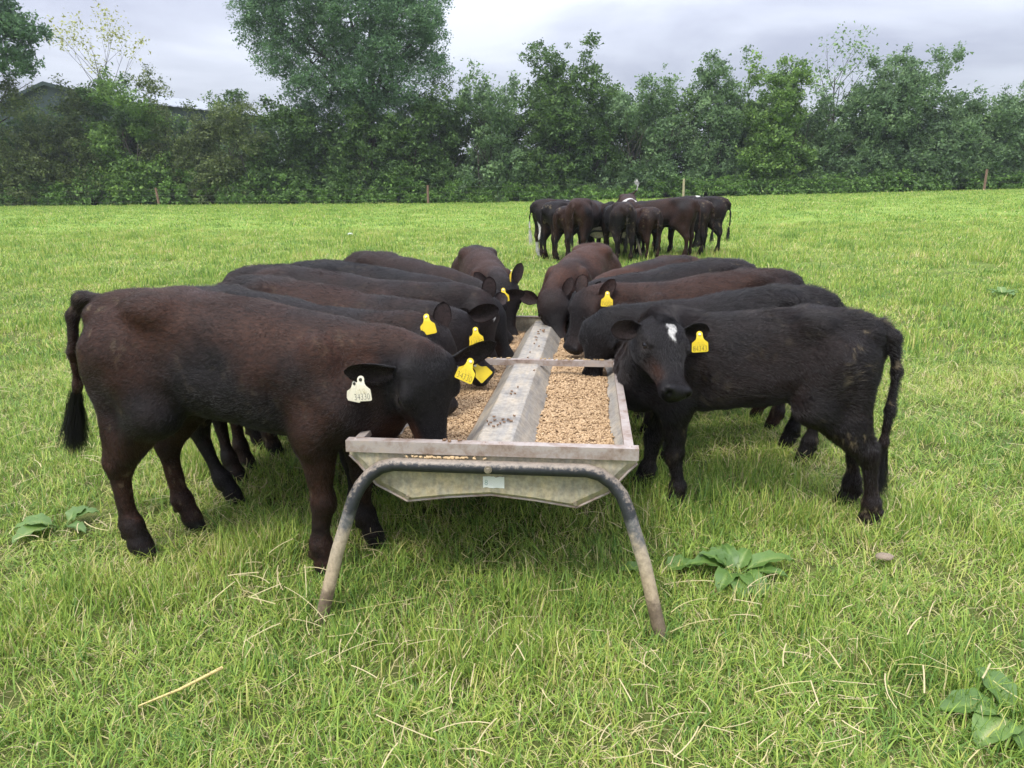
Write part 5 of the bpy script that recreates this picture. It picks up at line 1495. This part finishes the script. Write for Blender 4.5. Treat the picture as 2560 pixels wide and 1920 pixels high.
protos = [tuft_mesh(500 + i, 28, .085, .045, .125, .0046, .10 + .06 * (i % 4), .42 + .12 * (i % 3)) for i in range(10)]        # near tufts
protos += [tuft_mesh(520 + i, 30, .16, .06, .13, .010, .10, .30, 2) for i in range(5)]                        # middle distance
protos += [tuft_mesh(540 + i, 30, .42, .07, .14, .026, .08, .25, 2) for i in range(4)]                        # far
rg_ = np.random.default_rng(1234)
zones = [(.75, 3.0, 430, 0, 10, .95), (3.0, 6.0, 260, 0, 10, 1.05), (6.0, 12.0, 60, 10, 5, 1.0), (12.0, 24.0, 22, 10, 5, 1.35), (24.0, 52.6, 5.0, 15, 4, 1.0)]
AP, AY, AS, AK = [], [], [], []
for y0, y1, dn, k0, kn, sc in zones:
    wmax = .82 * y1 + .9; n = int(dn * 2 * wmax * (y1 - y0))
    x = rg_.uniform(-wmax, wmax, n); y = rg_.uniform(y0, y1, n)
    ok = np.abs(x) < .82 * y + .9
    x, y = x[ok], y[ok]; n = len(x)
    tus = fbm(np.stack([x * 3.0, y * 3.0, 0 * x], -1), 19, 2)
    hgt = .24 + .60 * fbm(np.stack([x * 1.1, y * 1.1, 0 * x], -1), 17, 3) + .60 * sstep(.55, .75, tus) + .35 * (fbm(np.stack([x * .3, y * .3, 0 * x], -1), 18, 2) - .5)
    # longer and greener under and beside the trough where it is shaded and untrodden
    hgt = hgt + .30 * np.exp(-((x - .05) / .7) ** 2 - ((y - 2.6) / .8) ** 2)
    s = sc * (.75 + .5 * rg_.random(n))
    AP.append(np.stack([x, y, ground_z(x, y)], -1)); AY.append(rg_.uniform(0, 6.283, n))
    AS.append(np.stack([s, s, s * hgt], -1)); AK.append(k0 + rg_.integers(0, kn, n))
P = np.concatenate(AP)
scatter('grass', protos, P, np.concatenate(AY), rg_.normal(0, .12, (len(P), 2)), np.concatenate(AS), np.concatenate(AK), 'short green and yellowing pasture grass', 'grass')
n = 800
y = .8 + 6.2 * rg_.random(n) ** 1.25; x = rg_.uniform(-1, 1, n) * (.8 * y + .7)
keep = fbm(np.stack([x * .8, y * .8, 0 * x], -1), 30, 2) > .40
x, y = x[keep], y[keep]; n = len(x)
P = np.stack([x, y, ground_z(x, y) + .02], -1); s = .8 + .5 * rg_.random(n)
scatter('straw', [straw_mesh(600 + i) for i in range(12)], P, rg_.uniform(0, 6.283, n), rg_.normal(0, .15, (n, 2)), np.stack([s, s, s], -1), rg_.integers(0, 12, n), 'dead pale straw stems lying on the grass', 'straw')

# ------------------------------------------------------------------ docks and small things lying in the grass
dock_mat, ns, ls, bs = new_mat("dock_leaf")
at = nnode(ns, 'ShaderNodeAttribute', attribute_name='tint'); nz = nnode(ns, 'ShaderNodeTexNoise', Scale=40.0, Detail=4.0)
a2 = nnode(ns, 'ShaderNodeMath', operation='MULTIPLY_ADD'); a2.inputs[1].default_value = .5; ls.new(nz.outputs['Fac'], a2.inputs[0]); ls.new(at.outputs['Fac'], a2.inputs[2])
rp = ramp(ns, [(.1, (.06, .125, .026)), (.5, (.115, .21, .045)), (.8, (.19, .29, .075)), (1, (.34, .38, .16))]); ls.new(a2.outputs[0], rp.inputs['Fac'])
ls.new(rp.outputs['Color'], bs.inputs['Base Color']); bs.inputs['Roughness'].default_value = .45
tr = ns.new('ShaderNodeBsdfTranslucent'); mixs = ns.new('ShaderNodeMixShader'); mixs.inputs['Fac'].default_value = .3
ls.new(rp.outputs['Color'], tr.inputs['Color']); ls.new(bs.outputs['BSDF'], mixs.inputs[1]); ls.new(tr.outputs['BSDF'], mixs.inputs[2]); ls.new(mixs.outputs['Shader'], ns['Material Output'].inputs['Surface'])


def dock(label, loc, leaves, seed, group=None, name='dock_plant'):
    """leaves: (azimuth deg, length, width, rise deg, droop)"""
    rg = np.random.default_rng(seed)
    root = empty(name, (*loc, float(ground_z(np.array([loc[0]]), np.array([loc[1]]))[0]))); tag(root, label, 'weed', group)
    for (az, L, W, rise, droop) in leaves:
        a = math.radians(az); el = math.radians(rise); nu, nv = 12, 7; V, F, T = [], [], []
        q = np.array([0.012 * math.cos(a), .012 * math.sin(a), .01]); d0 = np.array([math.cos(a), math.sin(a)]); side = np.array([-d0[1], d0[0], 0])
        stalk = .25
        for i in range(nu):
            u = i / (nu - 1); uu = max(0, (u - stalk) / (1 - stalk))
            w = .004 + W * .5 * math.sin(math.pi * min(1, .12 + .88 * uu ** .75)) ** .8 * (1 if uu > 0 else 0)
            for j in range(nv):
                v = -1 + 2 * j / (nv - 1)
                nrm = np.array([-d0[0] * math.sin(el), -d0[1] * math.sin(el), math.cos(el)])
                V.append(q + side * w * v + nrm * (abs(v) * w * .35 + .006 * math.sin(u * 26 + 4 * v) * abs(v) * (uu > 0)))
                T.append(.15 + .25 * rg.random() * .5 + (.35 if j == nv // 2 else 0))
            q = q + np.array([d0[0] * math.cos(el), d0[1] * math.cos(el), math.sin(el)]) * L / nu
            el -= math.radians(droop) / nu
            q[2] = max(q[2], .02)
        for i in range(nu - 1):
            for j in range(nv - 1): F.append((i * nv + j, i * nv + j + 1, (i + 1) * nv + j + 1, (i + 1) * nv + j))
        me = mesh_np('leaf', np.array(V), np.array(F), 4, True)
        t_ = me.attributes.new('tint', 'FLOAT', 'POINT'); t_.data.foreach_set('value', np.array(T, np.float32) + rg.normal(0, .08))
        link('leaf', me, dock_mat, root)


G_D = 'dock plants in the grass'
dock('broad dock plant with several upright leaves right of the trough leg', (0.837, 2.496), [(95, .17, .05, 62, 90), (110, .15, .05, 50, 60), (172, .21, .075, 48, 90), (160, .17, .06, 62, 80), (12, .27, .075, 40, 75), (-12, .20, .065, 35, 70), (262, .20, .085, 50, 130), (232, .19, .075, 55, 120), (285, .20, .08, 55, 140), (300, .17, .07, 40, 100), (55, .15, .06, 55, 70), (130, .15, .055, 60, 70)], 1, G_D)
dock('flat dock leaf pair touching the right foot of the trough', (0.542, 2.500), [(20, .20, .09, 30, 70), (175, .15, .07, 35, 70)], 2, G_D)
dock('small dock plant left of the hind feet of the largest brown calf', (-1.959, 2.950), [(200, .20, .10, 40, 80), (240, .22, .10, 30, 60), (30, .16, .08, 50, 80), (60, .14, .07, 55, 80), (330, .18, .05, 30, 60)], 3, G_D)
dock('dock leaves at the lower right edge of the field', (1.381, 1.715), [(170, .22, .10, 35, 80), (210, .22, .10, 35, 80), (250, .2, .09, 30, 80), (100, .18, .08, 50, 70)], 4, G_D)
dock('low broad-leaved weed in mid field at the right', (6.107, 9.165), [(0, .22, .10, 55, 70), (70, .24, .10, 60, 70), (140, .22, .10, 55, 70), (200, .22, .10, 50, 70), (270, .24, .10, 50, 80), (320, .2, .09, 55, 70)], 5, G_D)
# pale dry dung lump
lump_mat, ns, ls, bs = new_mat("dry_dung"); nz = nnode(ns, 'ShaderNodeTexNoise', Scale=60.0, Detail=5.0)
rp = ramp(ns, [(.40, (.10, .075, .05)), (.58, (.33, .26, .19))]); ls.new(nz.outputs['Fac'], rp.inputs['Fac']); ls.new(rp.outputs['Color'], bs.inputs['Base Color']); bs.inputs['Roughness'].default_value = .9


def lump(label, loc, r, seed, mat, name, cat, flat=.45):
    n, k = 14, 8; V, F = [], []
    for i in range(k + 1):
        for j in range(n):
            th = math.pi * i / k; ph = 2 * math.pi * j / n
            V.append((math.sin(th) * math.cos(ph), math.sin(th) * math.sin(ph), math.cos(th)))
    V = np.array(V); V *= (1 + .55 * (fbm(V * 1.8 + seed, seed, 3) - .5))[:, None]
    V = V * np.array([r, r * .7, r * flat])
    for i in range(k):
        for j in range(n): F.append((i * n + j, (i + 1) * n + j, (i + 1) * n + (j + 1) % n, i * n + (j + 1) % n))
    o = link(name, mesh_np(name, V, np.array(F), 4, True), mat); o.location = loc; tag(o, label, cat); return o


lump('pale dry lump of dung on the grass right of the dock plant', (1.432, 2.576, .045), .036, 3, lump_mat, 'dung_lump', 'dung', .3)
paper_mat, ns, ls, bs = new_mat("white_scrap"); bs.inputs['Base Color'].default_value = (.75, .76, .74, 1)
lump('scrap of white litter lying far out on the grass', (-4.385, 20.593, .09), .07, 5, paper_mat, 'litter_scrap', 'litter', .5)
# the one long flattened dock stem at the lower left
stem_mat, ns, ls, bs = new_mat("dead_yellow_stem"); nz = nnode(ns, 'ShaderNodeTexNoise', Scale=30.0, Detail=4.0)
rp = ramp(ns, [(.35, (.16, .09, .05)), (.48, (.50, .40, .14)), (.7, (.62, .52, .20))]); ls.new(nz.outputs['Fac'], rp.inputs['Fac']); ls.new(rp.outputs['Color'], bs.inputs['Base Color'])
m = MB(); m.tube([(-1.049, 1.758, .045), (-0.952, 1.809, .06), (-0.861, 1.892, .07)], [.0025, .0045, .0055], 8)
st_ = m.build('dead_stem', stem_mat); tag(st_, 'long yellow dead dock stem lying in the grass at the lower left', 'stem')
# ------------------------------------------------------------------ thin summer haze
m = bpy.data.materials.new("haze_air"); m.use_nodes = True; nt = m.node_tree; nt.nodes.clear()
mo = nt.nodes.new('ShaderNodeOutputMaterial'); pv_ = nt.nodes.new('ShaderNodeVolumePrincipled')
pv_.inputs['Color'].default_value = (.86, .92, 1.0, 1); pv_.inputs['Density'].default_value = .0005; pv_.inputs['Anisotropy'].default_value = .2
nt.links.new(pv_.outputs['Volume'], mo.inputs['Volume'])
mb = MB(); mb.box((0, 420, 13.0), (1400, 1000, 31.0))
hz = mb.build('haze', m); tag(hz, 'thin pale haze over the field', 'haze', None, 'stuff')
